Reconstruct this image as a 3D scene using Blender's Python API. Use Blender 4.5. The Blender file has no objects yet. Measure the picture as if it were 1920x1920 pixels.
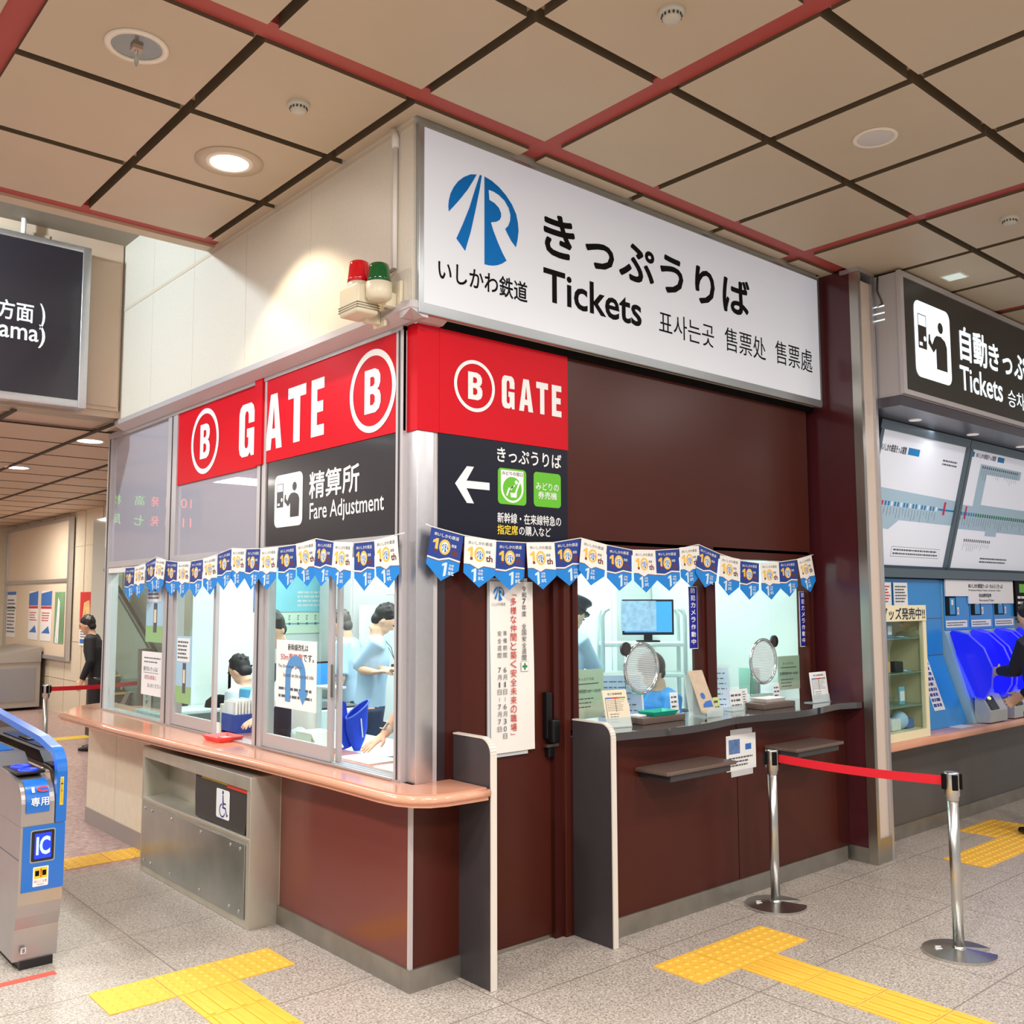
import bpy, bmesh, math, random
from mathutils import Vector, Matrix
random.seed(7)
C = bpy.context.scene.collection
S = bpy.context.scene
PI = math.pi
# ---------------------------------------------------------------- camera, world, lights, exposure
YAW, PITCH, ROLL = math.radians(49.254), math.radians(5.169), math.radians(-0.150)
fw = Vector((math.cos(PITCH)*math.cos(YAW), math.cos(PITCH)*math.sin(YAW), math.sin(PITCH)))
rt = Vector((math.sin(YAW), -math.cos(YAW), 0)); up = rt.cross(fw)
r2 = rt*math.cos(ROLL) + up*math.sin(ROLL); u2 = -rt*math.sin(ROLL) + up*math.cos(ROLL)
cd = bpy.data.cameras.new('camera'); cam = bpy.data.objects.new('camera', cd); C.objects.link(cam)
cam.matrix_world = Matrix(((r2.x, u2.x, -fw.x, -2.6054), (r2.y, u2.y, -fw.y, -3.6934), (r2.z, u2.z, -fw.z, 1.75), (0, 0, 0, 1)))
cd.sensor_width = 36; cd.lens = 36*1804.2/1920
cd.shift_x = (960-947.7)/1920; cd.shift_y = (964.5-960)/1920
cd.clip_start = 0.05; cd.clip_end = 200
S.camera = cam
S.view_settings.view_transform = 'Standard'; S.view_settings.look = 'None'; S.view_settings.gamma = 1; S.view_settings.use_curve_mapping = False
S.view_settings.exposure = EXPO = 0.12
S.cycles.use_denoising = True
S.cycles.max_bounces = 8; S.cycles.transparent_max_bounces = 12; S.cycles.caustics_reflective = False; S.cycles.caustics_refractive = False
S.cycles.sample_clamp_indirect = 6
w = bpy.data.worlds.new('world'); S.world = w; w.use_nodes = True
w.node_tree.nodes['Background'].inputs[0].default_value = (1.0, 0.98, 0.95, 1)
w.node_tree.nodes['Background'].inputs[1].default_value = 0.46
def area(name, loc, size, power, color=(1, .95, .88), rot=(0, 0, 0), sy=None, spread=PI):
    l = bpy.data.lights.new(name, 'AREA'); l.energy = power; l.color = color; l.size = size; l.spread = spread
    if sy: l.shape = 'RECTANGLE'; l.size_y = sy
    o = bpy.data.objects.new(name, l); o.location = loc; o.rotation_euler = rot; C.objects.link(o); return o
def spot(name, loc, power, color=(1, .93, .82), angle=75, blend=.35, target=None, size=.06):
    l = bpy.data.lights.new(name, 'SPOT'); l.energy = power; l.color = color; l.spot_size = math.radians(angle); l.spot_blend = blend; l.shadow_soft_size = size
    o = bpy.data.objects.new(name, l); o.location = loc; C.objects.link(o)
    if target is not None: o.rotation_euler = (Vector(target)-Vector(loc)).to_track_quat('-Z', 'Y').to_euler()
    return o
# station hall lighting: rows of recessed lamps over the hall (those outside the frame too)
for i, (x, y) in enumerate([(-1.3, -2.4), (1.3, -3.2), (3.6, -3.2), (-3.4, -1.0), (-3.4, 2.2), (-1.3, -5.4), (1.3, -5.6), (5.8, -3.4), (-4, -4.5), (4, -6)]):
    area('hall_lamp', (x, y, 4.03), .5, 108 if x < 1 else 46, (1, .975, .94))
gl_ = bpy.data.lights.new('gap_lamp', 'POINT'); gl_.energy = 215; gl_.color = (.74, .90, 1.0); gl_.shadow_soft_size = .05
go_ = bpy.data.objects.new('gap_lamp', gl_); go_.location = (-2.3, 3.02, 4.50); C.objects.link(go_)
for x, y in [(-2.2, 6.5), (-2.2, 10.5), (.9, 8.0), (.9, 12.5), (-2.2, 14)]: area('concourse_lamp', (x, y, 3.12), .6, 62, (1, .95, .86))
# ticket office fluorescents
for x, y in [(.95, 1.3), (.95, 3.1), (2.5, 1.2), (2.5, 3.1)]: area('office_lamp', (x, y, 2.93), .3, 31, (.90, 1.0, .97), sy=1.3)
spot('shaft_lamp', (-.5, .99, 4.06), 62, (1, .84, .60), 108, .3, (-.5, .99, 0), .04)
# ---------------------------------------------------------------- materials
def lin(c):
    return tuple(((v/255)/12.92 if v/255 <= .04045 else ((v/255+.055)/1.055)**2.4) for v in c) + (1,)
MC = {}
def mat(name, rgb=(200, 200, 200), rough=.5, metal=0, noise=0, scale=20, bump=0, coat=0, emit=0, emit_rgb=None, alpha=1, trans=0, stretch=None, spec=.5):
    if name in MC: return MC[name]
    m = bpy.data.materials.new(name); m.use_nodes = True; nt = m.node_tree; b = nt.nodes['Principled BSDF']
    col = lin(rgb); b.inputs['Base Color'].default_value = col; b.inputs['Roughness'].default_value = rough; b.inputs['Metallic'].default_value = metal
    b.inputs['Coat Weight'].default_value = coat; b.inputs['Coat Roughness'].default_value = .08; b.inputs['Specular IOR Level'].default_value = spec
    if trans: b.inputs['Transmission Weight'].default_value = trans
    if alpha < 1: b.inputs['Alpha'].default_value = alpha
    if emit:
        b.inputs['Emission Color'].default_value = lin(emit_rgb or rgb); b.inputs['Emission Strength'].default_value = emit
    if noise or bump:
        tc = nt.nodes.new('ShaderNodeTexCoord'); mp = nt.nodes.new('ShaderNodeMapping'); n = nt.nodes.new('ShaderNodeTexNoise')
        if stretch: mp.inputs['Scale'].default_value = stretch
        n.inputs['Scale'].default_value = scale; n.inputs['Detail'].default_value = 5
        nt.links.new(tc.outputs['Object'], mp.inputs[0]); nt.links.new(mp.outputs[0], n.inputs[0])
        if noise:
            r = nt.nodes.new('ShaderNodeMapRange'); r.inputs[1].default_value = .25; r.inputs[2].default_value = .75; r.inputs[3].default_value = 1-noise; r.inputs[4].default_value = 1+noise
            x = nt.nodes.new('ShaderNodeMix'); x.data_type = 'RGBA'; x.blend_type = 'MULTIPLY'; x.inputs[0].default_value = 1
            x.inputs[6].default_value = col; nt.links.new(n.outputs[0], r.inputs[0]); nt.links.new(r.outputs[0], x.inputs[7]); nt.links.new(x.outputs[2], b.inputs['Base Color'])
        if bump:
            bp = nt.nodes.new('ShaderNodeBump'); bp.inputs['Strength'].default_value = bump; bp.inputs['Distance'].default_value = .004
            nt.links.new(n.outputs[0], bp.inputs['Height']); nt.links.new(bp.outputs[0], b.inputs['Normal'])
    MC[name] = m; return m
def glass(name, tint=(247, 254, 252), fac=.03, rough=0.0):
    if name in MC: return MC[name]
    m = bpy.data.materials.new(name); m.use_nodes = True; nt = m.node_tree; nt.nodes.clear()
    o = nt.nodes.new('ShaderNodeOutputMaterial'); mx = nt.nodes.new('ShaderNodeMixShader'); t = nt.nodes.new('ShaderNodeBsdfTransparent'); g = nt.nodes.new('ShaderNodeBsdfGlossy')
    f = nt.nodes.new('ShaderNodeFresnel'); f.inputs[0].default_value = 1.45
    mm = nt.nodes.new('ShaderNodeMath'); mm.operation = 'ADD'; mm.inputs[1].default_value = fac; mm.use_clamp = True
    t.inputs[0].default_value = lin(tint); g.inputs['Roughness'].default_value = rough
    gb = nt.nodes.new('ShaderNodeNewGeometry'); iv = nt.nodes.new('ShaderNodeMath'); iv.operation = 'SUBTRACT'; iv.inputs[0].default_value = 1; m3 = nt.nodes.new('ShaderNodeMath'); m3.operation = 'MULTIPLY'
    nt.links.new(gb.outputs['Backfacing'], iv.inputs[1]); nt.links.new(f.outputs[0], mm.inputs[0]); nt.links.new(mm.outputs[0], m3.inputs[0]); nt.links.new(iv.outputs[0], m3.inputs[1]); nt.links.new(m3.outputs[0], mx.inputs[0]); nt.links.new(t.outputs[0], mx.inputs[1]); nt.links.new(g.outputs[0], mx.inputs[2]); nt.links.new(mx.outputs[0], o.inputs[0])
    MC[name] = m; return m
def floor_mat(name, base, dark, light, jx, px, jy, py, rough=.42, sc=160, joint=(120, 110, 100), jw=.004):
    m = bpy.data.materials.new(name); m.use_nodes = True; nt = m.node_tree; b = nt.nodes['Principled BSDF']; L = nt.links.new
    g = nt.nodes.new('ShaderNodeNewGeometry'); v = nt.nodes.new('ShaderNodeTexVoronoi'); v.inputs['Scale'].default_value = sc
    n2 = nt.nodes.new('ShaderNodeTexNoise'); n2.inputs['Scale'].default_value = sc*.55; n2.inputs['Detail'].default_value = 4
    n3 = nt.nodes.new('ShaderNodeTexNoise'); n3.inputs['Scale'].default_value = 1.3
    for n in (v, n2, n3): L(g.outputs['Position'], n.inputs['Vector'])
    cr = nt.nodes.new('ShaderNodeValToRGB'); e = cr.color_ramp.elements
    e[0].position = .30; e[0].color = lin(dark); e[1].position = .68; e[1].color = lin(light); k = e.new(.5); k.color = lin(base)
    mx = nt.nodes.new('ShaderNodeMix'); mx.inputs[0].default_value = .35; L(n2.outputs[0], mx.inputs[2])
    bw = nt.nodes.new('ShaderNodeRGBToBW'); L(v.outputs['Color'], bw.inputs[0]); L(bw.outputs[0], mx.inputs[3]); L(mx.outputs[0], cr.inputs[0])
    sp = nt.nodes.new('ShaderNodeSeparateXYZ'); L(g.outputs['Position'], sp.inputs[0])
    def joint_mask(axis, off, per):
        a = nt.nodes.new('ShaderNodeMath'); a.operation = 'SUBTRACT'; L(sp.outputs[axis], a.inputs[0]); a.inputs[1].default_value = off
        p = nt.nodes.new('ShaderNodeMath'); p.operation = 'PINGPONG'; L(a.outputs[0], p.inputs[0]); p.inputs[1].default_value = per/2
        l = nt.nodes.new('ShaderNodeMath'); l.operation = 'LESS_THAN'; L(p.outputs[0], l.inputs[0]); l.inputs[1].default_value = jw; return l
    a, c = joint_mask(0, jx, px), joint_mask(1, jy, py)
    mxm = nt.nodes.new('ShaderNodeMath'); mxm.operation = 'MAXIMUM'; L(a.outputs[0], mxm.inputs[0]); L(c.outputs[0], mxm.inputs[1])
    sc_ = nt.nodes.new('ShaderNodeMath'); sc_.operation = 'MULTIPLY'; sc_.inputs[1].default_value = .75; L(mxm.outputs[0], sc_.inputs[0])
    mj = nt.nodes.new('ShaderNodeMix'); mj.data_type = 'RGBA'; L(sc_.outputs[0], mj.inputs[0]); L(cr.outputs[0], mj.inputs[6]); mj.inputs[7].default_value = lin(joint)
    mr = nt.nodes.new('ShaderNodeMapRange'); mr.inputs[3].default_value = .93; mr.inputs[4].default_value = 1.05; L(n3.outputs[0], mr.inputs[0])
    mm = nt.nodes.new('ShaderNodeMix'); mm.data_type = 'RGBA'; mm.blend_type = 'MULTIPLY'; mm.inputs[0].default_value = 1; L(mj.outputs[2], mm.inputs[6]); L(mr.outputs[0], mm.inputs[7])
    L(mm.outputs[2], b.inputs['Base Color']); b.inputs['Roughness'].default_value = rough
    MC[name] = m; return m
# ---------------------------------------------------------------- mesh helpers
class MB:
    """collects faces with a material each; build() links them as ONE mesh object"""
    def __init__(s): s.v = []; s.f = []; s.m = []; s.mats = []; s.sm = []
    def mi(s, m):
        if m not in s.mats: s.mats.append(m)
        return s.mats.index(m)
    def add(s, vs, fs, m, smooth=False):
        o = len(s.v); s.v += [tuple(v) for v in vs]; k = s.mi(m)
        for f in fs: s.f.append(tuple(i+o for i in f)); s.m.append(k); s.sm.append(smooth)
        return s
    def box(s, a, b, m, bevel=0):
        x0, x1 = sorted((a[0], b[0])); y0, y1 = sorted((a[1], b[1])); z0, z1 = sorted((a[2], b[2]))
        if bevel and min(x1-x0, y1-y0, z1-z0) > 2.2*bevel:
            bm = bmesh.new(); bmesh.ops.create_cube(bm, size=1)
            for v in bm.verts: v.co = Vector(((x0+x1)/2+v.co.x*(x1-x0), (y0+y1)/2+v.co.y*(y1-y0), (z0+z1)/2+v.co.z*(z1-z0)))
            bmesh.ops.bevel(bm, geom=bm.edges[:], offset=bevel, segments=3, profile=.5, affect='EDGES')
            s.bm(bm, m, True); return s
        v = [(x0, y0, z0), (x1, y0, z0), (x1, y1, z0), (x0, y1, z0), (x0, y0, z1), (x1, y0, z1), (x1, y1, z1), (x0, y1, z1)]
        return s.add(v, [(0, 3, 2, 1), (4, 5, 6, 7), (0, 1, 5, 4), (1, 2, 6, 5), (2, 3, 7, 6), (3, 0, 4, 7)], m)
    def bm(s, bm, m, smooth=False):
        bm.verts.index_update(); s.add([v.co for v in bm.verts], [[v.index for v in f.verts] for f in bm.faces], m, smooth); bm.free(); return s
    def tube(s, pts, r, m, n=12, cap=True, smooth=True, ry=None, upv=None):
        pts = [Vector(p) for p in pts]; rr = r if isinstance(r, (list, tuple)) else [r]*len(pts)
        ry = ry if isinstance(ry, (list, tuple)) else ([ry]*len(pts) if ry else rr)
        vs = []; N = len(pts); prev = None
        for i, p in enumerate(pts):
            t = (pts[min(i+1, N-1)]-pts[max(i-1, 0)]).normalized()
            if prev is None:
                a = Vector(upv) if upv else (Vector((0, 0, 1)) if abs(t.z) < .9 else Vector((1, 0, 0)))
                x = a.cross(t).normalized()
            else:
                x = (prev-t*prev.dot(t)).normalized()
            prev = x; y = t.cross(x)
            for k in range(n):
                a = 2*PI*k/n; vs.append(p+x*math.cos(a)*rr[i]+y*math.sin(a)*ry[i])
        fs = [(i*n+k, i*n+(k+1) % n, (i+1)*n+(k+1) % n, (i+1)*n+k) for i in range(N-1) for k in range(n)]
        s.add(vs, fs, m, smooth)
        if cap:
            s.add(vs[:n], [tuple(range(n))[::-1]], m); s.add(vs[-n:], [tuple(range(n))], m)
        return s
    def cyl(s, p, r, h, m, n=32, r2=None, axis=(0, 0, 1)):
        p = Vector(p); return s.tube([p, p+Vector(axis)*h], [r, r if r2 is None else r2], m, n)
    def lathe(s, prof, m, loc=(0, 0, 0), n=32, smooth=True):
        vs = []; N = len(prof)
        for r, z in prof:
            for k in range(n):
                a = 2*PI*k/n; vs.append((loc[0]+r*math.cos(a), loc[1]+r*math.sin(a), loc[2]+z))
        fs = [(i*n+k, i*n+(k+1) % n, (i+1)*n+(k+1) % n, (i+1)*n+k) for i in range(N-1) for k in range(n)]
        return s.add(vs, fs, m, smooth)
    def ball(s, c, r, m, n=16, q=10):
        r = r if isinstance(r, (tuple, list)) else (r, r, r); vs = []; fs = []
        for i in range(q+1):
            t = PI*i/q
            for k in range(n): a = 2*PI*k/n; vs.append((c[0]+r[0]*math.sin(t)*math.cos(a), c[1]+r[1]*math.sin(t)*math.sin(a), c[2]+r[2]*math.cos(t)))
        for i in range(q):
            for k in range(n): fs.append((i*n+k, (i+1)*n+k, (i+1)*n+(k+1) % n, i*n+(k+1) % n))
        return s.add(vs, fs, m, True)
    def prism(s, pts, axis, a, b, m):
        """polygon pts (2-D) extruded from a to b along axis 0/1/2"""
        def P(p, t): return (t, p[0], p[1]) if axis == 0 else ((p[0], t, p[1]) if axis == 1 else (p[0], p[1], t))
        n = len(pts); vs = [P(p, a) for p in pts]+[P(p, b) for p in pts]
        fs = [(i, (i+1) % n, n+(i+1) % n, n+i) for i in range(n)]+[tuple(range(n))[::-1], tuple(range(n, 2*n))]
        return s.add(vs, fs, m)
    def build(s, name, parent=None, recalc=True, **kw):
        me = bpy.data.meshes.new(name); me.from_pydata(s.v, [], s.f)
        for m in s.mats: me.materials.append(m)
        for p, k, sm in zip(me.polygons, s.m, s.sm): p.material_index = k; p.use_smooth = sm
        if recalc and len(s.f) < 60000 and not kw.get('flat'):
            b = bmesh.new(); b.from_mesh(me); bmesh.ops.remove_doubles(b, verts=b.verts, dist=1e-5); bmesh.ops.recalc_face_normals(b, faces=b.faces); b.to_mesh(me); b.free()
        o = bpy.data.objects.new(name, me); C.objects.link(o)
        if parent is not None: o.parent = parent
        return o
def tag(o, label=None, cat=None, group=None, kind=None):
    if label: o['label'] = label
    if cat: o['category'] = cat
    if group: o['group'] = group
    if kind: o['kind'] = kind
    return o
def thing(name, label, cat, group=None, loc=(0, 0, 0), rz=0):
    o = bpy.data.objects.new(name, None); o.empty_display_size = .1; o.location = loc; o.rotation_euler = (0, 0, rz); C.objects.link(o)
    return tag(o, label, cat, group)
def struct(o): o['kind'] = 'structure'; return o
def dup(o, parent=None, loc=None, rz=None, label=None):
    c = o.copy(); C.objects.link(c)
    if parent is not None: c.parent = parent
    if loc is not None: c.location = loc
    if rz is not None: c.rotation_euler = (0, 0, rz)
    if label: c['label'] = label
    for ch in list(o.children): dup(ch, c)
    return c
class Fr:
    """flat working frame: origin, u (rightwards as read), v (up); n = u x v points at the reader"""
    def __init__(s, o, u, v): s.o = Vector(o); s.u = Vector(u).normalized(); s.v = Vector(v).normalized(); s.n = s.u.cross(s.v)
    def p(s, u, v, d=0): return s.o+s.u*u+s.v*v+s.n*d
    def quad(s, mb, u0, v0, u1, v1, m, d=0):
        return mb.add([s.p(u0, v0, d), s.p(u1, v0, d), s.p(u1, v1, d), s.p(u0, v1, d)], [(0, 1, 2, 3)], m)
    def box(s, mb, u0, v0, u1, v1, m, d0=0, d1=.01):
        v = [s.p(a, b, d) for d in (d0, d1) for a, b in ((u0, v0), (u1, v0), (u1, v1), (u0, v1))]
        return mb.add(v, [(0, 3, 2, 1), (4, 5, 6, 7), (0, 1, 5, 4), (1, 2, 6, 5), (2, 3, 7, 6), (3, 0, 4, 7)], m)
    def poly(s, mb, pts, m, d=0, th=0):
        n = len(pts)
        if th:
            v = [s.p(a, b, d) for a, b in pts]+[s.p(a, b, d+th) for a, b in pts]
            return mb.add(v, [tuple(range(n))[::-1], tuple(range(n, 2*n))]+[(i, (i+1) % n, n+(i+1) % n, n+i) for i in range(n)], m)
        return mb.add([s.p(a, b, d) for a, b in pts], [tuple(range(n))], m)
    def disc(s, mb, u, v, r, m, d=0, n=32, rv=None):
        return s.poly(mb, [(u+r*math.cos(2*PI*k/n), v+(rv or r)*math.sin(2*PI*k/n)) for k in range(n)], m, d)
    def ring(s, mb, u, v, r0, r1, m, d=0, n=48, k0=0, k1=None):
        k1 = n if k1 is None else k1
        vs = [s.p(u+r*math.cos(2*PI*k/n), v+r*math.sin(2*PI*k/n), d) for k in range(k0, k1+1) for r in (r0, r1)]
        return mb.add(vs, [(2*i, 2*i+1, 2*i+3, 2*i+2) for i in range(k1-k0)], m)
    def rrect(s, mb, u0, v0, u1, v1, r, m, d=0, th=0):
        pts = []
        for cx, cy, a0 in ((u1-r, v1-r, 0), (u0+r, v1-r, 90), (u0+r, v0+r, 180), (u1-r, v0+r, 270)):
            for k in range(6): a = math.radians(a0+18*k); pts.append((cx+r*math.cos(a), cy+r*math.sin(a)))
        return s.poly(mb, pts, m, d, th)
    def text(s, mb, txt, u0, v0, u1, v1, m, d=.001, bold=0, keep=False, align='c'):
        """text fitted to the box (u0,v0)-(u1,v1)"""
        cj = bold and any(ord(c) > 0x2000 for c in txt)
        if cj:
            wd, ht = abs(u1-u0), v1-v0; q = bold*ht*.8; u0, u1, v0, v1 = u0+q*(1 if u1 > u0 else -1), u1-q*(1 if u1 > u0 else -1), v0+q, v1-q
            offs = [(q*math.cos(PI*k/4), q*math.sin(PI*k/4)) for k in range(8)] if ht > .06 else ([(q, 0), (-q, 0), (0, q), (0, -q)] if ht > .03 else [(q*.7, 0), (-q*.7, 0)])
            for i, (a, b) in enumerate(offs): s.text(mb, txt, u0+a, v0+b, u1+a, v1+b, m, d+.00002*i, 0, keep, align)
            return mb
        vs, fs, (a0, b0, a1, b1) = text_mesh(txt, bold); w_, h_ = max(a1-a0, 1e-6), max(b1-b0, 1e-6)
        sx, sy = (u1-u0)/w_, (v1-v0)/h_
        if keep: sx = sy = min(abs(sx), sy)*1.0; off = {'c': ((u1-u0)-w_*sx)/2, 'l': 0, 'r': (u1-u0)-w_*sx}[align]
        else: off = 0
        return mb.add([s.p(u0+off+(x-a0)*sx, v0+(y-b0)*sy, d) for x, y in vs], fs, m)
TC = {}
def text_mesh(txt, bold=0):
    k = (txt, bold)
    if k in TC: return TC[k]
    c = bpy.data.curves.new('lettering', 'FONT'); c.body = txt; c.size = 1; c.offset = bold; c.resolution_u = 3; c.fill_mode = 'FRONT'
    o = bpy.data.objects.new('lettering', c); C.objects.link(o); dg = bpy.context.evaluated_depsgraph_get()
    me = bpy.data.meshes.new_from_object(o.evaluated_get(dg)); vs = [(v.co.x, v.co.y) for v in me.vertices]; fs = [tuple(p.vertices) for p in me.polygons]
    bpy.data.objects.remove(o); bpy.data.curves.remove(c); bpy.data.meshes.remove(me)
    if not vs: vs = [(0, 0), (1, 0), (1, 1)]; fs = [(0, 1, 2)]
    bb = (min(v[0] for v in vs), min(v[1] for v in vs), max(v[0] for v in vs), max(v[1] for v in vs))
    TC[k] = (vs, fs, bb); return TC[k]
LOGO = [[(.393, .974), (.307, .95), (.212, .892), (.13, .818), (.068, .733), (.026, .649), (.004, .566), (-.002, .499), (.004, .443), (.057, .503), (.161, .627), (.265, .764), (.34, .883)], [(.437, .983), (.466, .983), (.437, .82), (.373, .549), (.309, .297), (.23, .059), (.163, .121), (.108, .169), (.192, .343), (.287, .56), (.371, .803)], [(.503, .985), (.611, .965), (.722, .92), (.821, .857), (.912, .772), (.976, .675), (1.002, .577), (1.011, .484), (.996, .375), (.969, .28), (.898, .338), (.843, .406), (.808, .456), (.854, .505), (.883, .573), (.887, .642), (.861, .714), (.799, .785), (.711, .829), (.634, .846), (.565, .846), (.576, .733), (.653, .716), (.715, .679), (.748, .625), (.748, .581), (.726, .54), (.675, .505), (.598, .479), (.631, .397), (.698, .275), (.764, .171), (.828, .091), (.764, .043), (.698, .009), (.631, -.013), (.565, -.024), (.503, -.026)]]
def ir_logo(fr, mb, u0, v0, size, m, d=.001):
    for P in LOGO:
        # fan-safe: triangulate the concave outline
        from mathutils.geometry import tessellate_polygon
        tr = tessellate_polygon([[Vector((a, b, 0)) for a, b in P]])
        mb.add([fr.p(u0+a*size, v0+b*size, d) for a, b in P], [tuple(t) for t in tr], m)
GLYPH = {'T': [[(0, 1), (1, 1), (1, .8), (.68, .8), (.68, 0), (.32, 0), (.32, .8), (0, .8)]], 'E': [[(0, 0), (0, 1), (1, 1), (1, .81), (.46, .81), (.46, .6), (.92, .6), (.92, .41), (.46, .41), (.46, .19), (1, .19), (1, 0)]],
 'A': [[(0, 0), (.3, 1), (.7, 1), (1, 0), (.66, 0), (.615, .2), (.385, .2), (.34, 0)], [(.42, .37), (.58, .37), (.5, .80)]],
 'G': [[(1, .62), (1, .82), (.93, .94), (.78, 1), (.22, 1), (.07, .94), (0, .82), (0, .18), (.07, .06), (.22, 0), (.60, 0), (.74, .07), (.80, 0), (1, 0), (1, .52), (.52, .52), (.52, .36), (.62, .36), (.62, .22), (.58, .17), (.50, .15), (.42, .17), (.38, .22), (.38, .78), (.42, .84), (.5, .86), (.58, .84), (.62, .78), (.62, .62)]],
 'B': [[(0, 0), (0, 1), (.62, 1), (.85, .94), (.97, .82), (.97, .66), (.88, .55), (.78, .52), (.92, .47), (1, .36), (1, .2), (.9, .07), (.68, 0)], [(.35, .61), (.53, .61), (.62, .66), (.62, .77), (.53, .82), (.35, .82)], [(.35, .18), (.53, .18), (.64, .24), (.64, .37), (.53, .43), (.35, .43)]]}
def glyph(fr, mb, ch, u0, v0, u1, v1, m, d=.001):
    from mathutils.geometry import tessellate_polygon
    L = GLYPH[ch]; pts = [p for l in L for p in l]; tr = tessellate_polygon([[Vector((a, b, 0)) for a, b in l] for l in L])
    mb.add([fr.p(u0+a*(u1-u0), v0+b*(v1-v0), d) for a, b in pts], [tuple(t) for t in tr], m)
def lines(fr, mb, u0, v0, u1, v1, n, m, d=.001, fill=.45, jag=.25, seed=1):
    """rows of small print"""
    rn = random.Random(seed); h = (v1-v0)/n
    for i in range(n):
        y = v1-(i+.5)*h; x = u0; e = u1-(u1-u0)*rn.random()*jag
        while x < e:
            w_ = h*rn.uniform(.5, 1.6); fr.quad(mb, x, y-h*fill/2, min(x+w_, e), y+h*fill/2, m, d); x += w_+h*.25
# ================================================================ SETTING
M_floor = floor_mat('granite_floor', (178, 167, 156), (128, 117, 108), (208, 199, 190), .25, .94, .93, .6525, rough=.38)
M_pink = floor_mat('pink_floor', (176, 148, 144), (150, 118, 116), (196, 172, 168), 0, 1.2, 0, 1.2, rough=.3, sc=40, joint=(140, 110, 108))
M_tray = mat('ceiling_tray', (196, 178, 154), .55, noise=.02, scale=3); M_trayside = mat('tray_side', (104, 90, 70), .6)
M_red = mat('red_beam', (172, 74, 66), .5); M_gap = mat('gap_grid', (196, 172, 145), .6)
M_lowc = mat('low_ceiling_panel', (205, 180, 158), .5); M_seam = mat('dark_seam', (62, 50, 38), .7)
M_stone = mat('cream_stone', (226, 214, 190), .3, noise=.05, scale=14); M_stonej = mat('stone_joint', (200, 188, 168), .6)
M_wallup = mat('cream_panel_wall', (222, 214, 200), .42, noise=.035, scale=60)
M_al = mat('brushed_aluminium', (205, 204, 208), .34, .85, noise=.03, scale=30); M_al2 = mat('painted_aluminium', (200, 194, 196), .38, .35)
M_steel = mat('stainless_steel', (186, 182, 172), .28, 1, noise=.10, scale=5, stretch=(1, 1, .35)); M_skirt = mat('steel_skirting', (165, 160, 152), .42, .9, noise=.14, scale=7)
M_mar = mat('maroon_laminate', (74, 31, 23), .3, noise=.015, scale=5, spec=.25); M_mard = mat('maroon_dark', (64, 25, 21), .3, spec=.25)
M_red2 = mat('red_vinyl', (206, 0, 26), .45, spec=.2); M_blk = mat('black_panel', (44, 42, 48), .3, coat=.2, noise=.04, scale=9); M_navy = mat('navy_black_panel', (22, 24, 40), .4, spec=.25)
M_wh = mat('white_print', (240, 240, 240), .5); M_black = mat('black_print', (16, 15, 15), .6, spec=.1); M_ink = mat('grey_ink', (90, 92, 98), .6)
M_counter = mat('pink_counter_stone', (222, 160, 132), .16, noise=.04, scale=90, coat=.5)
M_offw = mat('office_white', (236, 242, 240), .6); M_darkg = mat('dark_grey', (60, 58, 60), .4)
M_lampw = mat('lamp_diffuser', (255, 255, 255), .5, emit=9, emit_rgb=(255, 250, 240)); M_white = mat('white_enamel', (238, 234, 230), .4)
M_glass = glass('window_glass')
# floor
fl = MB().box((-9, -9, -.1), (12, 2.985, 0), M_floor); fl.box((-9, 2.985, -.1), (12, 20, 0), M_pink); struct(fl.build('floor'))
# coffered ceiling: trays hung under a grid, every third joint is a red beam
ZC = 4.08; GD, GE = .766, .0384; GX, GY = .680, -.203
def node(i, g0): return g0 + i*GD + (2*abs(i)//3 + (1 if abs(i) % 3 else 0) - (abs(i)//3)*0)*0 + sgn(i)*ex(abs(i))*GE
def sgn(i): return (i > 0)-(i < 0)
def ex(n): return 2*(n//3) + (1 if n % 3 else 0)
def cut(r, k):
    """rectangle r minus rectangle k"""
    x0, y0, x1, y1 = r; a0, b0, a1, b1 = k
    if x1 <= a0 or x0 >= a1 or y1 <= b0 or y0 >= b1: return [r]
    o = []
    if x0 < a0: o.append((x0, y0, a0, y1))
    if x1 > a1: o.append((a1, y0, x1, y1))
    xa, xb = max(x0, a0), min(x1, a1)
    if y0 < b0: o.append((xa, y0, xb, b0))
    if y1 > b1: o.append((xa, b1, xb, y1))
    return o
FOOT = (-.03, -.06, 3.52, 30); FOOT2 = (3.5, .14, 12, 30)
ce = MB(); tr_x = MB(); LAMP_HOLES = []
for i in range(-7, 12):
    for j in range(-9, 3):
        x0 = node(i, GX)+(.06 if i % 3 == 0 else .025); x1 = node(i+1, GX)-(.06 if (i+1) % 3 == 0 else .025)
        y0 = node(j, GY)+(.06 if j % 3 == 0 else .025); y1 = node(j+1, GY)-(.06 if (j+1) % 3 == 0 else .025)
        rs = [q for r in cut((x0, y0, x1, y1), FOOT) for q in cut(r, FOOT2)]
        for a, b, c, d in rs:
            if c-a < .01 or d-b < .01: continue
            ce.add([(a, b, ZC), (c, b, ZC), (c, d, ZC), (a, d, ZC)], [(0, 3, 2, 1)], M_tray)
            for p, q in (((a, b), (c, b)), ((c, b), (c, d)), ((c, d), (a, d)), ((a, d), (a, b))):
                ce.add([(*p, ZC), (*q, ZC), (*q, ZC+.068), (*p, ZC+.068)], [(0, 1, 2, 3)], M_trayside)
ce.box((-9, -9, ZC+.07), (12, 2.33, ZC+.12), M_gap)
ce.box((-9, 2.23, ZC), (-.03, 2.33, ZC+.6), M_tray)           # edge fascia towards the raised slot
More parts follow.
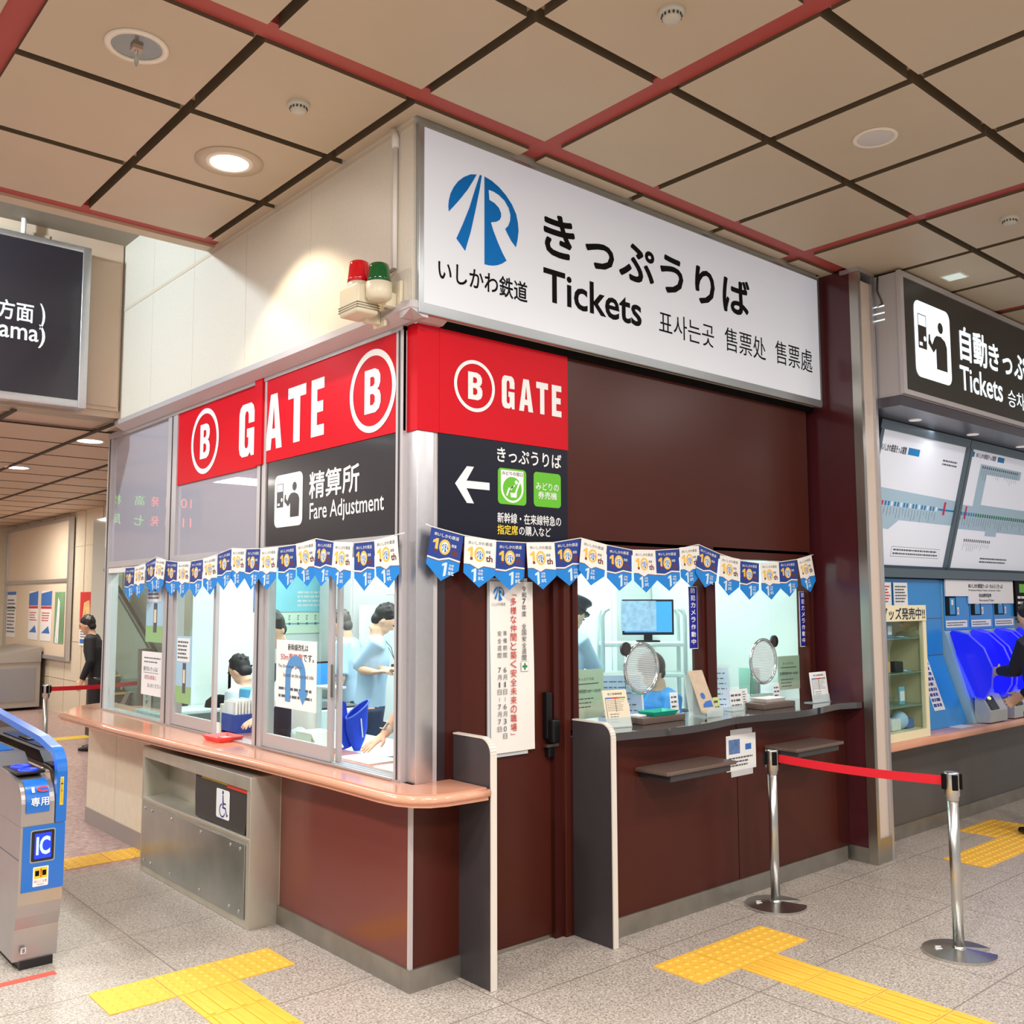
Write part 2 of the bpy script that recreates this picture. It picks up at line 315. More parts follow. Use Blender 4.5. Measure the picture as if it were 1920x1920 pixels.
ce.box((-9, 2.33, 4.58), (-.03, 3.93, 4.63), mat('raised_ceiling', (150, 142, 130), .6))
for k in range(3): ce.box((-9, 2.62+k*.42, 4.574), (-.03, 2.632+k*.42, 4.582), M_seam)
struct(ce.build('ceiling', recalc=False))
n = 1
for i in range(-6, 12, 3):
    x = node(i, GX); y1 = 2.23 if x < -.03 else (-.06 if x < 3.5 else .14)
    b = MB().box((x-.06, -9, ZC+.018), (x+.06, y1, ZC+.066), M_red); struct(b.build('trim_%d' % n)); n += 1
for j in range(-9, 4, 3):
    y = node(j, GY); b = MB().box((-9, y-.0595, ZC+.0185), (-.03 if y > -.06 else 12, y+.0595, ZC+.0655), M_red); struct(b.build('trim_%d' % n)); n += 1
# lower slatted ceiling of the concourse beyond
lc = MB().box((-9, 3.95, 3.19), (2.2, 20, 3.25), M_lowc)
for k in range(22): lc.box((-9, 4.55+k*.8, 3.17), (2.2, 5.335+k*.8-.0, 3.191), M_lowc)
for k in range(-10, 3): lc.box((-.03+.75*k-.018, 3.97, 3.160), (-.03+.75*k+.018, 20, 3.172), M_seam)
for k in range(22): lc.box((-9, 4.535+k*.8, 3.166), (2.2, 4.55+k*.8, 3.175), M_seam)
lc.tube([(-9, 4.03, 3.24), (-.04, 4.03, 3.24)], .075, M_tray, 20)
struct(lc.build('ceiling_lower'))
# bulkhead over the gate line
bk = MB().box((-9, 3.93, 3.24), (-.045, 4.0, 4.6), M_lowc).box((-.42, 3.915, 3.27), (-.06, 3.93, 4.42), M_lowc); bk.box((-9, 3.92, 4.44), (-.6, 3.932, 4.52), M_tray)
struct(bk.build('wall_bulkhead'))
# far concourse walls
wa = MB().box((2.14, 9.9, 0), (2.4, 16.6, 3.19), M_stone)
for k in range(9): wa.box((2.132, 10.1+.8*k, 0), (2.142, 10.107+.8*k, 3.17), M_stonej)
for z in (.55, 1.15, 2.62): wa.box((2.132, 9.9, z), (2.142, 16.6, z+.007), M_stonej)
struct(wa.build('wall_concourse'))
wb = MB().box((-9, 16.3, 0), (2.2, 16.5, 3.19), M_stone); struct(wb.build('wall_end'))
wc = MB().box((2.2, 4.6, 0), (2.4, 9.9, 4.2), mat('grey_side_wall', (168, 162, 152), .5)); struct(wc.build('wall_escalator'))
struct(MB().box((1.95, 10.0, .1), (2.13, 10.75, 2.95), mat('glazed_pillar', (205, 214, 208), .08, coat=.6)).build('wall_pillar'))
# ---------------- ticket office shell
# upper cream wall above the windows
ul = MB().box((-.03, -.03, 3.14), (.05, 3.93, 4.66), M_wallup)
for y in (.95, 1.75, 2.55, 3.30): ul.box((-.0308, y-.001, 3.14), (-.029, y+.001, 4.6), M_stonej)
ul.box((-.034, -.034, 4.04), (-.02, 3.93, 4.062), mat('ceiling_edge_trim', (214, 200, 180), .4))
struct(ul.build('wall_left_upper'))
fu = MB().box((-.03, -.03, 2.02), (3.55, .05, 4.1), M_mard); struct(MB().box((.05, -.03, 3.14), (3.55, .05, 4.2), M_wallup).build('wall_front_upper'))
struct(MB().box((-.03, 3.93, 3.17), (.05, 4.5, 4.6), M_wallup).build('wall_left_end'))
# lower left wall: maroon bay, then cream stone
lw = MB().box((0, .014, .1), (.06, 1.235, .85), mat('maroon_left_lit', (112, 52, 45), .25, coat=.2)); lw.box((-.006, -.006, .095), (.012, .012, .85), M_al2)  # lighter copy of the front maroon, light on this face put into its colour
struct(lw.build('wall_left'))
ls = MB().box((0, 1.235, .1), (.06, 4.5, .85), M_stone)
for y in (3.10, 3.85): ls.box((-.0012, y-.002, .1), (.001, y+.002, .84), M_stonej)
struct(ls.build('wall_left_stone'))
struct(MB().box((-.012, .051, 0), (.05, 1.235, .1), M_skirt).build('baseboard_left'))
struct(MB().box((-.008, 2.82, 0), (.05, 4.5, .12), mat('stone_skirting', (150, 140, 134), .4)).build('baseboard_left_stone'))
struct(MB().box((-.012, -.014, 0), (.29, .05, .1), M_skirt).build('baseboard_corner'))
struct(MB().box((.012, 0, .1), (.29, .06, .85), M_mar).build('wall_corner'))
# front wall of the office: maroon panels
fw_ = MB().box((.19, .062, .9), (.24, .12, 2.08), mat('dark_edge_strip', (48, 40, 46), .3)); fw_.box((.24, .065, .9), (.345, .12, 2.08), M_mard)
fw_.box((.345, .072, .9), (.35, .13, 2.08), M_black); fw_.box((.29, .066, .9), (.40, .12, .935), M_mar)
struct(fw_.build('wall_front_corner'))
up_ = MB().box((.19, .06, 2.07), (3.475, .12, 3.12), M_mar); up_.box((.19, .045, 3.10), (3.55, .12, 3.15), M_black)
for x in (1.072,): up_.box((x-.001, .0585, 2.07), (x+.001, .0615, 3.1), M_black)
struct(up_.build('wall_front_header'))
struct(MB().box((3.475, .10, 1.06), (3.54, .14, 3.12), M_black).build('trim_20'))
# door
dr = MB().box((.352, .10, .02), (.975, .14, 2.04), M_mar); dr.box((.352, .095, .0), (.975, .12, .02), M_steel)
d_ = struct(dr.build('door_1'))
hm = mat('black_metal', (26, 25, 27), .3, .4)
h = MB().box((.915, .062, 1.03), (.955, .098, 1.27), hm, .004); h.box((.93, .03, 1.01), (.985, .075, 1.13), hm, .008).box((.91, .06, .985), (1.0, .085, 1.0), M_steel); h.box((.93, .065, .93), (.975, .098, .99), hm, .006)
h.build('door_lock', d_)
struct(MB().box((.975, .07, 0), (1.03, .14, 2.07), M_mard).box((1.03, .045, 0), (1.075, .14, 2.07), M_mar, .004).build('trim_21'))
# ticket window frames
fm = MB()
for a, b in ((1.075, 1.15), (2.245, 2.375), (3.43, 3.50)): fm.box((a, .06, 1.06), (b, .15, 2.09), M_mar); fm.box((a+.02, .045, 1.06), (b-.03, .062, 2.09), M_mard)
fm.box((1.08, .06, 2.02), (3.5, .15, 2.09), M_mar); struct(fm.build('window_frame'))
for k, (a, b) in enumerate(((1.15, 2.245), (2.375, 3.43))): struct(MB().box((a, .096, 1.20), (b, .102, 2.02), M_glass).build('window_%d' % (k+1)))
# counter front
cf = MB().box((1.076, .046, 0), (1.12, .056, 1.022), M_mard); cf.box((1.121, -.13, .1), (3.40, .0, 1.022), M_mar); cf.box((2.295, -.1315, .1), (2.299, -.129, 1.022), M_black)
struct(cf.build('wall_counter_front')); struct(MB().box((1.10, -.142, 0), (3.5, -.06, .1), M_skirt).build('baseboard_counter'))
struct(MB().box((3.40, -.13, 0.1), (3.56, .06, 1.022), M_mard).build('wall_counter_side'))
# pillar: maroon flank, steel front
pl = MB().box((3.552, -.268, .1), (3.758, .2, ZC+.0), mat('pillar_maroon', (78, 30, 36), .25, coat=.3)); pl.box((3.546, -.2695, 0), (3.755, .19, .1), M_skirt)
pl.box((3.543, -.335, .0), (3.575, -.27, ZC-.031), M_steel); pl.box((3.575, -.325, .1), (3.60, -.28, ZC), M_al); pl.box((3.60, -.315, .1), (3.735, -.27, 4.0), mat('pillar_beige', (214, 196, 182), .3)); pl.box((3.735, -.335, 0), (3.765, -.2, ZC-.031), M_al)
pl.box((3.5751, -.331, 0), (3.7349, -.28, .16), M_steel); pl.box((3.54, -.34, ZC-.03), (3.77, -.2, ZC), M_al)
struct(pl.build('wall_pillar_steel'))
# interior of the office
inn = MB().box((.06, .13, .09), (3.5, 4.42, .10), mat('office_floor', (150, 155, 158), .4)); struct(inn.build('floor_office'))
iw = MB().box((.80, 4.40, .15), (3.5, 4.45, 3.0), M_offw).box((.06, 4.40, .15), (.80, 4.45, .85), M_offw).box((.06, 4.40, 2.2), (.80, 4.45, 3.0), M_offw)
struct(iw.build('wall_office_back')); struct(MB().box((3.45, .14, .15), (3.5, 4.42, 3.0), M_offw).build('wall_office_side'))
struct(MB().box((.13, .13, 2.98), (3.5, 4.45, 3.02), M_offw).build('ceiling_office'))
struct(MB().box((.35, .13, .9), (1.1, .16, 3.0), M_offw).box((1.1, .13, 2.09), (3.5, .16, 3.0), M_offw).box((1.1, .005, .15), (3.5, .03, 1.02), M_offw).build('wall_office_front'))
struct(MB().box((.11, .15, 2.08), (.14, 4.4, 3.0), M_offw).build('wall_office_left'))
struct(MB().box((.15, 4.412, .85), (.80, 4.418, 2.2), M_glass).box((.06, 4.40, .85), (.15, 4.44, 2.2), M_al2).build('window_3'))
# ---------------- left facade windows (x = .05): four bays between aluminium posts
YP = [(4.28, 4.36), (2.93, 3.10), (1.57, 1.68), (.135, .195)]
po = MB()
for a, b in YP: po.box((.035, a, .9), (.12, b, 3.10), M_al2); po.box((.03, (a+b)/2-.004, .9), (.036, (a+b)/2+.004, 3.1), M_darkg)
po.box((.029, .135, 3.08), (.12, 4.36, 3.125), M_al2); po.box((.028, .137, .9), (.12, 4.358, .912), M_al)
for a, b in ((.195, 1.57), (1.68, 2.93), (3.10, 4.28)): po.box((.03, a, 2.03), (.12, b, 2.075), M_al2); po.box((.04, a, 1.985), (.12, b, 2.03), M_white)
for k in range(4): po.box((.022+.03*k, .2, .906), (.03+.03*k, 1.56, .914), M_al)
struct(po.build('window_frame_left'))
# upper panes: film-backed grey glass
M_pane = mat('film_backed_pane', (172, 168, 178), .0, spec=.6)
for k, (a, b) in enumerate(((1.68, 2.93), (3.10, 4.28))): struct(MB().box((.055, a, 2.075), (.065, b, 3.08), M_pane).build('window_%d' % (k+4)))
struct(MB().box((.066, .195, 2.075), (.075, 1.57, 3.08), M_pane).build('window_6'))
# ledge/flashing along the top
lg = MB().prism([(-.055, 3.135), (-.055, 3.17), (.05, 3.185), (.05, 3.10), (.02, 3.10)], 1, -.0495, 3.98, M_al2)
lg.prism([(-.054, 3.136), (-.054, 3.169), (.049, 3.184), (.049, 3.101), (.021, 3.101)], 0, -.049, .19, M_al2)
struct(lg.build('trim_22'))
# corner post
struct(MB().box((.065, .055, .9), (.165, .15, 3.10), M_al, .003).box((.165, .058, .9), (.19, .12, 3.1), M_al2).build('trim_23'))
# lower fixed and sliding panes
struct(MB().box((.07, 3.10, .915), (.076, 4.28, 1.985), M_glass).build('window_7'))
def sash(name, y0, y1, x, handle=None):
    m = MB(); t = .035
    for a, b, c, d in ((y0+t, y1-t, .915, .99), (y0+t, y1-t, 1.95, 1.985), (y0, y0+t, .915, 1.985), (y1-t, y1, .915, 1.985)): m.box((x-.012, a, c), (x+.012, b, d), M_al2)
    o = struct(m.build(name)); MB().box((x-.003, y0+t, .99), (x+.003, y1-t, 1.95), M_glass).build('pane', o); return o
sash('window_8', 2.25, 2.93, .06); sash('window_9', .80, 1.57, .06)
s2 = struct(MB().box((.08, .775, .915), (.104, .80, 1.985), M_al2).build('window_10')); 
MB().box((.045, .775, 1.25), (.055, .80, 1.42), M_steel).build('window_lock', s2)
# ================================================================ SIGNS
FR = lambda y, x=0, z=0: Fr((x, y, z), (1, 0, 0), (0, 0, 1))      # reads on the ticket-window side
FL = lambda x, z=0: Fr((x, 0, z), (0, -1, 0), (0, 0, 1))           # reads on the gate side: u = -y
# white illuminated "Tickets" sign
M_signw = mat('sign_face_white', (214, 215, 216), .3, coat=.2, emit=.24, emit_rgb=(222, 232, 250))
M_blue = mat('logo_blue', (0, 116, 200), .5, spec=.2); M_frame = mat('sign_frame', (176, 180, 182), .35, .7)
t = thing('ticket_sign', 'large white ceiling-high sign with blue round logo and black Tickets lettering', 'sign')
MB().box((-.012, -.06, 3.115), (3.50, -.03, 4.055), M_frame, .004).build('sign_frame', t)
f = MB(); f.box((.015, -.0625, 3.165), (3.475, -.055, 4.035), M_signw); f.build('sign_face', t)
F = FR(-.0628); b = MB(); ir_logo(F, b, .159, 3.45, .453, M_blue); b.build('logo', t, flat=1)
for tx, u0, v0, u1, v1, bd in (('いしかわ鉄道', .098, 3.296, .677, 3.405, .018), ('きっぷうりば', .795, 3.592, 2.648, 3.838, .036), ('Tickets', .792, 3.335, 1.572, 3.518, .016), ('표사는곳', 1.728, 3.328, 2.256, 3.474, 0), ('售票处', 2.367, 3.338, 2.815, 3.492, 0), ('售票處', 2.926, 3.345, 3.378, 3.505, 0)):
    b = MB(); F.text(b, tx, u0, v0, u1, v1, M_black, bold=bd); b.build('lettering', t, flat=1)
# dark gate-B panel on the ticket side
def circ_b(F, mb, u, v, r, m, w=.16):
    F.ring(mb, u, v, r*(1-w), r, m, .0015); glyph(F, mb, 'B', u-r*.33, v-r*.53, u+r*.37, v+r*.53, m, .0015)
t = thing('gate_sign', 'red B GATE panel with black ticket direction board on the maroon wall', 'sign')
MB().box((.19, .046, 2.575), (1.072, .0595, 3.098), M_red2).build('red_panel', t)
MB().box((.19, .05, 2.065), (1.068, .0595, 2.575), M_navy).build('black_board', t)
F = FR(.0455); b = MB(); circ_b(F, b, .412, 2.838, .133, M_wh, .14); b.build('circled_letter', t, flat=1); b = MB();
F.poly(b, [(.29, 2.333), (.365, 2.425), (.41, 2.425), (.362, 2.352), (.512, 2.352), (.512, 2.314), (.362, 2.314), (.41, 2.24), (.365, 2.24)], M_wh, -.003); b.build('arrow', t, flat=1); b = MB()
[glyph(F, b, c_, a_, 2.752, d_, 2.925, M_wh) for c_, a_, d_ in (('G', .592, .680), ('A', .712, .812), ('T', .835, .922), ('E', .95, 1.022))]; b.build('gate_word', t, flat=1); b = MB()
F.text(b, 'きっぷうりば', .563, 2.468, 1.022, 2.545, M_wh, -.003, bold=.02)
F.text(b, '新幹線・在来線特急の', .564, 2.152, 1.016, 2.207, M_wh, -.003, bold=.012)
F.text(b, 'の購入など', .712, 2.092, .94, 2.143, M_wh, -.003, bold=.012)
F.text(b, '指定席', .564, 2.092, .704, 2.143, mat('yellow_print', (250, 215, 50), .5), -.003, bold=.016)
G = mat('sign_green', (98, 188, 36), .4); b.build('lettering', t, flat=1); b = MB()
F.rrect(b, .568, 2.25, .764, 2.437, .022, G, -.0035)
F.poly(b, [(.588, 2.428), (.744, 2.428), (.744, 2.335)]+[(.666+.078*math.cos(a), 2.335+.075*math.sin(a)) for a in [-PI*k/16 for k in range(1, 16)]]+[(.588, 2.335)], M_wh, -.003)
F.disc(b, .666, 2.333, .065, G, -.0025, rv=.062); F.text(b, 'みどりの窓口', .596, 2.402, .738, 2.422, M_black, -.0022, bold=.01)
F.disc(b, .693, 2.368, .011, M_wh, -.002, 16)
F.poly(b, [(.712, 2.375), (.722, 2.37), (.697, 2.318), (.695, 2.288), (.655, 2.288), (.651, 2.312), (.683, 2.312), (.692, 2.333)], M_wh, -.002)
F.poly(b, [(.688, 2.352), (.676, 2.354), (.662, 2.327), (.646, 2.327), (.632, 2.293), (.622, 2.297), (.638, 2.337), (.668, 2.338)], M_wh, -.0018)
b.build('ticket_office_mark', t, flat=1); b = MB(); F.rrect(b, .817, 2.252, 1.017, 2.437, .022, G, -.0035)
F.text(b, 'みどりの', .832, 2.342, 1.0, 2.382, M_wh, -.0025, bold=.012); F.text(b, '券売機', .848, 2.295, .986, 2.335, M_wh, -.0025, bold=.012)
b.build('ticket_machine_mark', t, flat=1)
# red band + black fare adjustment board on the gate side
t = thing('gate_banner', 'long red band reading GATE with two circled B marks over the gate-side windows', 'sign')
r = MB().box((.038, .135, 2.58), (.052, 1.62, 3.083), M_red2).box((.044, 1.68, 2.572), (.054, 2.955, 3.09), M_red2)
r.box((.02, 1.60, 2.575), (.036, 1.70, 3.1), M_red2).box((.058, .047, 2.575), (.189, .0545, 3.1), M_red2).box((.058, .0545, 2.575), (.0648, .134, 3.1), M_red2); r.build('red_panel', t)
F = FL(.0375); b = MB(); circ_b(F, b, -.413, 2.822, .215, M_wh, .155); b.build('circled_letter', t, flat=1); b = MB()
glyph(F, b, 'A', -1.585, 2.652, -1.375, 2.985, M_wh); glyph(F, b, 'T', -1.305, 2.660, -1.095, 2.985, M_wh); glyph(F, b, 'E', -1.035, 2.662, -.893, 2.985, M_wh)
F2 = FL(.0435); b3 = MB(); circ_b(F2, b3, -2.478, 2.83, .222, M_wh, .155); b3.build('circled_letter', t, flat=1); glyph(F2, b, 'G', -1.955, 2.652, -1.745, 2.985, M_wh); b.build('lettering', t, flat=1)
t = thing('fare_adjustment_sign', 'black Fare Adjustment board with white counter pictogram below the red band', 'sign')
MB().box((.044, .137, 2.078), (.06, 1.60, 2.579), M_blk).build('black_board', t)
def pictogram(F, mb, u0, v0, u1, v1, mw, mk, d=.001):
    W, H = u1-u0, v1-v0; P = lambda x, y: (u0+x*W, v1-y*H)
    F.rrect(mb, u0, v0, u1, v1, .12*W, mw, d)
    def bx(x0, y0, x1, y1, m, e): a = P(x0, y0); c = P(x1, y1); F.quad(mb, a[0], c[1], c[0], a[1], m, d+e)
    bx(.09, .17, .32, .62, mk, .0008); bx(.105, .182, .305, .32, mw, .0012); bx(.12, .54, .2, .585, mw, .0012)
    c = P(.27, .48); F.disc(mb, c[0], c[1], .035*W, mw, d+.0012, 16)
    c = P(.72, .26); F.disc(mb, c[0], c[1], .075*W, mk, d+.0008, 24)
    F.poly(mb, [P(*q) for q in ((.38, .395), (.42, .395), (.42, .46), (.47, .52), (.54, .42), (.60, .38), (.72, .375), (.84, .42), (.89, .50), (.88, .83), (.575, .83), (.575, .56), (.50, .625), (.36, .52))], mk, d+.0008)
F = FL(.0435); b = MB(); pictogram(F, b, -1.462, 2.182, -1.128, 2.488, M_wh, M_blk); b.build('pictogram', t, flat=1); b = MB()
F.text(b, '精算所', -1.055, 2.318, -.536, 2.47, M_wh, bold=.022); b.build('lettering', t, flat=1); b = MB(); F.text(b, 'Fare Adjustment', -1.046, 2.176, -.306, 2.296, M_wh, bold=.008); b.build('lettering', t, flat=1)
# black hanging direction sign at the bulkhead
t = thing('direction_sign', 'black ceiling-hung direction sign in silver frame with white lettering by the bulkhead', 'sign')
b = MB().box((-2.9, 3.80, 3.262), (-.39, 3.90, 4.44), mat('dark_sign_face', (40, 37, 46), .25, coat=.5)); b.build('sign_face', t)
b = MB()
for a, c in (((-2.95, 3.79, 3.205), (-.3901, 3.91, 3.262)), ((-2.95, 3.79, 4.405), (-.3901, 3.91, 4.45)), ((-.39, 3.79, 3.205), (-.33, 3.91, 4.45))): b.box(a, c, M_al, .004)
b.build('sign_frame', t)
MB().tube([(-.80, 3.85, 4.44), (-.80, 3.85, 4.6)], .018, M_white, 12).build('hanger_rod', t)
F = FR(3.799); b = MB(); F.text(b, '方面', -.965, 3.79, -.72, 3.935, M_wh, bold=.02); F.text(b, ')', -.68, 3.755, -.64, 3.95, M_wh, bold=.01); b.build('lettering', t, flat=1); b = MB(); F.text(b, 'ama)', -.945, 3.615, -.635, 3.79, M_wh, bold=.012); F.text(b, '(金沢・富山', -1.75, 3.79, -.98, 3.935, M_wh, bold=.02) if 0 else None
b.build('lettering', t, flat=1)
# beacons above the ledge
def beacon(label, mcol, y, x, z0, z1, z2, round_=True):
    t = thing('warning_beacon', label, 'warning light'); ivory = mat('ivory_plastic', (222, 212, 186), .4); h = z2-z1
    d = MB(); d.lathe([(0, h), (.034, h-.001), (.046, h-.008), (.050, h-.03), (.056, .02), (.058, 0), (0, 0)], mcol, (x, y, z1), 32); d.build('dome', t)
    b = MB()
    if round_: b.lathe([(0, z0), (.045, z0), (.062, z0+.02), (.063, z1), (0, z1)], ivory, (x, y, 0), 32)
    else:
        b.box((x-.062, y-.085, z0), (x+.062, y+.085, z1-.022), ivory, .014); b.lathe([(.056, z1-.024), (.056, z1), (0, z1)], ivory, (x, y, 0), 32)
        for k in range(3): b.box((x-.0635, y-.0865, z0+.045-.012*k), (x+.0635, y+.0865, z0+.049-.012*k), mat('ink', (120, 112, 92), .5))
    b.build('housing', t)
    MB().box((x+.03, y-.02, z0-.02), (-.051, y+.02, z0+.05), ivory, .006).build('bracket_arm', t); MB().box((-.05, y-.05, z0-.03 if not round_ else z0-.01), (-.032, y+.05, z0+.11), ivory, .005).build('wall_plate', t); return t
RG = mat('red_lens', (225, 8, 28), .08, trans=.25, coat=.6); GG = mat('green_lens', (0, 92, 42), .08, trans=.2, coat=.6)
beacon('red dome warning beacon on an ivory box beside the green one', RG, .225, -.165, 3.125, 3.292, 3.402, False)
beacon('green dome warning beacon on a round ivory base', GG, .088, -.14, 3.178, 3.262, 3.36)
t = thing('cable_conduit', 'white vertical cable conduit running up the cream wall beside the beacons', 'conduit')
MB().tube([(-.045, .098, 3.36), (-.045, .098, 3.98)], .012, M_white, 12).build('pipe', t); MB().tube([(-.045, .098, 3.97), (-.045, .098, 4.02), (-.05, .112, 4.06)], .018, M_white, 12).build('pipe_end', t)
MB().tube([(-.045, .098, 3.36), (-.06, .112, 3.345), (-.08, .125, 3.34)], .009, mat('grey_flex', (120, 112, 98), .5), 10).build('flexible_end', t)
# ceiling fittings
def downlight(label, x, y, r, kind):
    t = thing('ceiling_light', label, 'ceiling light', loc=(x, y, ZC))
    m = MB(); m.lathe([(r, -.001), (r, -.008), (r*.80, -.010), (r*.79, -.001)], mat('lamp_ring', (236, 224, 208), .4), n=48); m.build('trim_ring', t)
    if kind == 'lit':
        MB().lathe([(r*.8, -.004), (0, -.004)], M_lampw, n=48).build('diffuser', t); MB().lathe([(r*1.42, -.0015), (r*1.42, -.004), (r*1.0, -.004)], M_tray, n=48).build('cover_plate', t)
    elif kind == 'open':
        MB().lathe([(r*.79, -.004), (r*.62, -.0035), (r*.3, -.003), (0, -.003)], mat('reflector', (170, 172, 165), .18, .9), n=48).build('reflector', t)
        q = MB().box((-.02, -.02, -.02), (.02, .02, -.003), mat('lamp_holder', (196, 170, 150), .5)); q.build('lamp_holder', t); MB().tube([(0, 0, -.02), (0, 0, -.07), (.0, .0, -.09)], [.006, .010, .003], mat('clear_bulb', (235, 240, 235), .1, trans=.7), 12).build('bulb', t)
    else: MB().lathe([(r*.8, -.006), (r*.7, -.011), (0, -.012)], mat('speaker_mesh', (205, 198, 196), .6), n=48).build('grille', t)
    return t
downlight('unlit open recessed ceiling downlight with a clear hanging bulb', -1.262, .232, .128, 'open')
downlight('lit round recessed downlight with wide cover plate near the cream wall', -.50, .99, .125, 'lit')
tag(downlight('round white ceiling speaker with flat grille in the coffered ceiling', 1.862, -1.378, .108, 'spk'), cat='speaker')
for lab, x, y in (('round smoke detector on the ceiling panel nearest the lit downlight', -.513, .216), ('white smoke detector on the ceiling above the word Tickets', .259, -1.385), ('small smoke detector on the ceiling above the black ticket machine sign', 3.453, -1.392)):
    t = thing('smoke_detector', lab, 'smoke detector', 'ceiling smoke detectors', (x, y, ZC))
    MB().lathe([(.052, 0), (.052, -.012), (.048, -.018), (.038, -.02), (.038, -.034), (.03, -.042), (.0, -.044)], mat('detector_plastic', (200, 195, 182), .45), n=32).build('body', t)
    q = MB()
    for k in range(14): a = 2*PI*k/14; q.box((.0385*math.cos(a)-.003, .0385*math.sin(a)-.003, -.032), (.0385*math.cos(a)+.003, .0385*math.sin(a)+.003, -.021), M_darkg)
    q.build('vent_slots', t)
t = thing('square_ceiling_lamp', 'small square ceiling lamp plate above the black ticket machine sign', 'ceiling light', loc=(4.262, -.69, ZC))
MB().box((-.075, -.075, -.008), (.075, .075, 0), M_white).build('frame', t); MB().box((-.06, -.06, -.011), (.06, .06, -.008), mat('pale_lens', (225, 240, 232), .3, emit=.4)).build('lens', t)
for x, y in ((.09, 5.03), (.055, 7.25)):
    t = thing('ceiling_light', 'round lit lamp in the low slatted ceiling, %s the two' % ('nearer of' if y < 6 else 'farther of'), 'ceiling light', 'lamps in the low slatted ceiling', (x, y, 3.17))
    MB().lathe([(.125, 0), (.125, -.008), (.105, -.01)], M_white, n=40).build('trim_ring', t); MB().lathe([(.105, -.008), (0, -.012)], M_lampw, n=40).build('diffuser', t)
# departure board hung over the gates: its lit characters mirror in the film-backed panes
t = thing('departure_board', 'black departure board with orange and green lamp characters over the gates', 'departure board')
MB().box((-2.3, 8.0, 2.60), (-.70, 8.15, 3.15), M_black, .01).build('casing', t)
b = MB(); F = FR(7.995); OR = mat('led_orange', (255, 90, 30), .5, emit=3); GL = mat('led_green', (120, 230, 60), .5, emit=2)
for v, tx, nm, dg in ((2.92, '10:31', '高松', '3'), (2.68, '11:31', '七尾', '6')):
    b = MB(); F.text(b, tx, -2.15, v, -1.82, v+.12, OR); F.text(b, '発', -1.74, v, -1.64, v+.12, OR); F.text(b, nm[0], -1.56, v, -1.44, v+.12, GL); F.text(b, nm[1], -1.28, v, -1.16, v+.12, GL); F.text(b, dg, -.98, v, -.90, v+.12, OR); b.build('lettering', t, flat=1)
# ================================================================ BUNTING
NL = [(3.777, 2.012), (3.576, 2.012), (3.359, 2.035), (3.156, 2.075), (2.971, 2.041), (2.767, 2.024), (2.546, 2.021), (2.349, 2.029), (2.126, 2.053), (1.922, 2.082), (1.721, 2.069), (1.534, 2.063), (1.316, 2.062), (1.109, 2.067), (.888, 2.089), (.703, 2.062), (.508, 2.048), (.317, 2.049), (.113, 2.07)]
NR = [(.111, 2.107), (.31, 2.073), (.515, 2.053), (.715, 2.052), (.919, 2.061), (1.119, 2.093), (1.323, 2.062), (1.531, 2.041), (1.733, 2.046), (1.95, 2.062), (2.14, 2.095), (2.347, 2.045), (2.563, 2.007), (2.772, 1.995), (2.992, 2.008), (3.21, 2.031), (3.391, 2.066)]
FN = mat('flag_navy', (28, 58, 140), .55); FW = mat('flag_white', (238, 234, 228), .55); FB = mat('flag_blue', (20, 130, 215), .55)
GO = mat('gold_print', (238, 190, 84), .5); BR = mat('brown_print', (110, 48, 40), .5); CY = mat('silver_print', (206, 228, 240), .5)
def flag_mesh(navy, wd):
    F = Fr((0, 0, 0), (1, 0, 0), (0, 0, 1)); b = MB(); w_ = wd/2; H = .178; T = .245
    top = FN if navy else FW; zz = [(-w_, -.125), (-.30*wd, -.125), (-.05*wd, -.145), (.12*wd, -.130), (w_, -.135)] if not navy else [(-w_, -.138), (-.15*wd, -.143), (.15*wd, -.125), (w_, -.130)]
    F.poly(b, [(-w_, 0), (w_, 0)]+zz[::-1], top, 0); F.poly(b, [(x, y-.010) for x, y in zz]+[(w_, -H), (0, -T), (-w_, -H)], FB, 0)
    n = len(zz); b.add([F.p(x, y, .0) for x, y in zz]+[F.p(x, y-.010, .0) for x, y in zz], [(i, n+i, n+i+1, i+1) for i in range(n-1)], FW)
    n = len(zz); b.add([F.p(x, y-.008, .0004) for x, y in zz]+[F.p(x, y-.011, .0004) for x, y in zz], [(i, n+i, n+i+1, i+1) for i in range(n-1)], BR)
    k = wd/.2; I = FW if navy else M_ink
    F.text(b, 'IRいしかわ鉄道', -.075*k, -.036, .075*k, -.017, I, .0006, bold=.02)
    F.poly(b, [(-.062*k, -.112), (-.046*k, -.112), (-.046*k, -.047), (-.058*k, -.047), (-.078*k, -.06), (-.078*k, -.072), (-.062*k, -.066)], GO, .0006); F.disc(b, -.004*k, -.081, .034*k, GO, .0006, 24, .037); F.poly(b, [(-.062*k, -.112), (-.046*k, -.112), (-.046*k, -.100), (-.062*k, -.097)], BR, .0008)
    F.disc(b, -.004*k, -.082, .021*k, FW, .0008, 20, .026); ir_logo(F, b, -.024*k, -.104, .040*k, M_blue, .001)
    F.text(b, '開業', .036*k, -.074, .066*k, -.059, I, .0006, bold=.02); F.text(b, 'th', .036*k, -.115, .080*k, -.082, BR, .0006, bold=.03)
    o = 0 if navy else -.045
    F.poly(b, [((x+o)*k, y) for x, y in ((.008, -.222), (.024, -.214), (.024, -.152), (.014, -.152), (-.006, -.163), (-.006, -.173), (.008, -.168))], CY, .0006); F.text(b, '全線', (.036+o)*k, -.168, (.066+o)*k, -.155, FW, .0006, bold=.02); F.text(b, '開業', (.036+o)*k, -.184, (.066+o)*k, -.171, FW, .0006, bold=.02)
    F.text(b, 'st', (.036+o)*k, -.208, (.072+o)*k, -.188, CY, .0006, bold=.02); return b
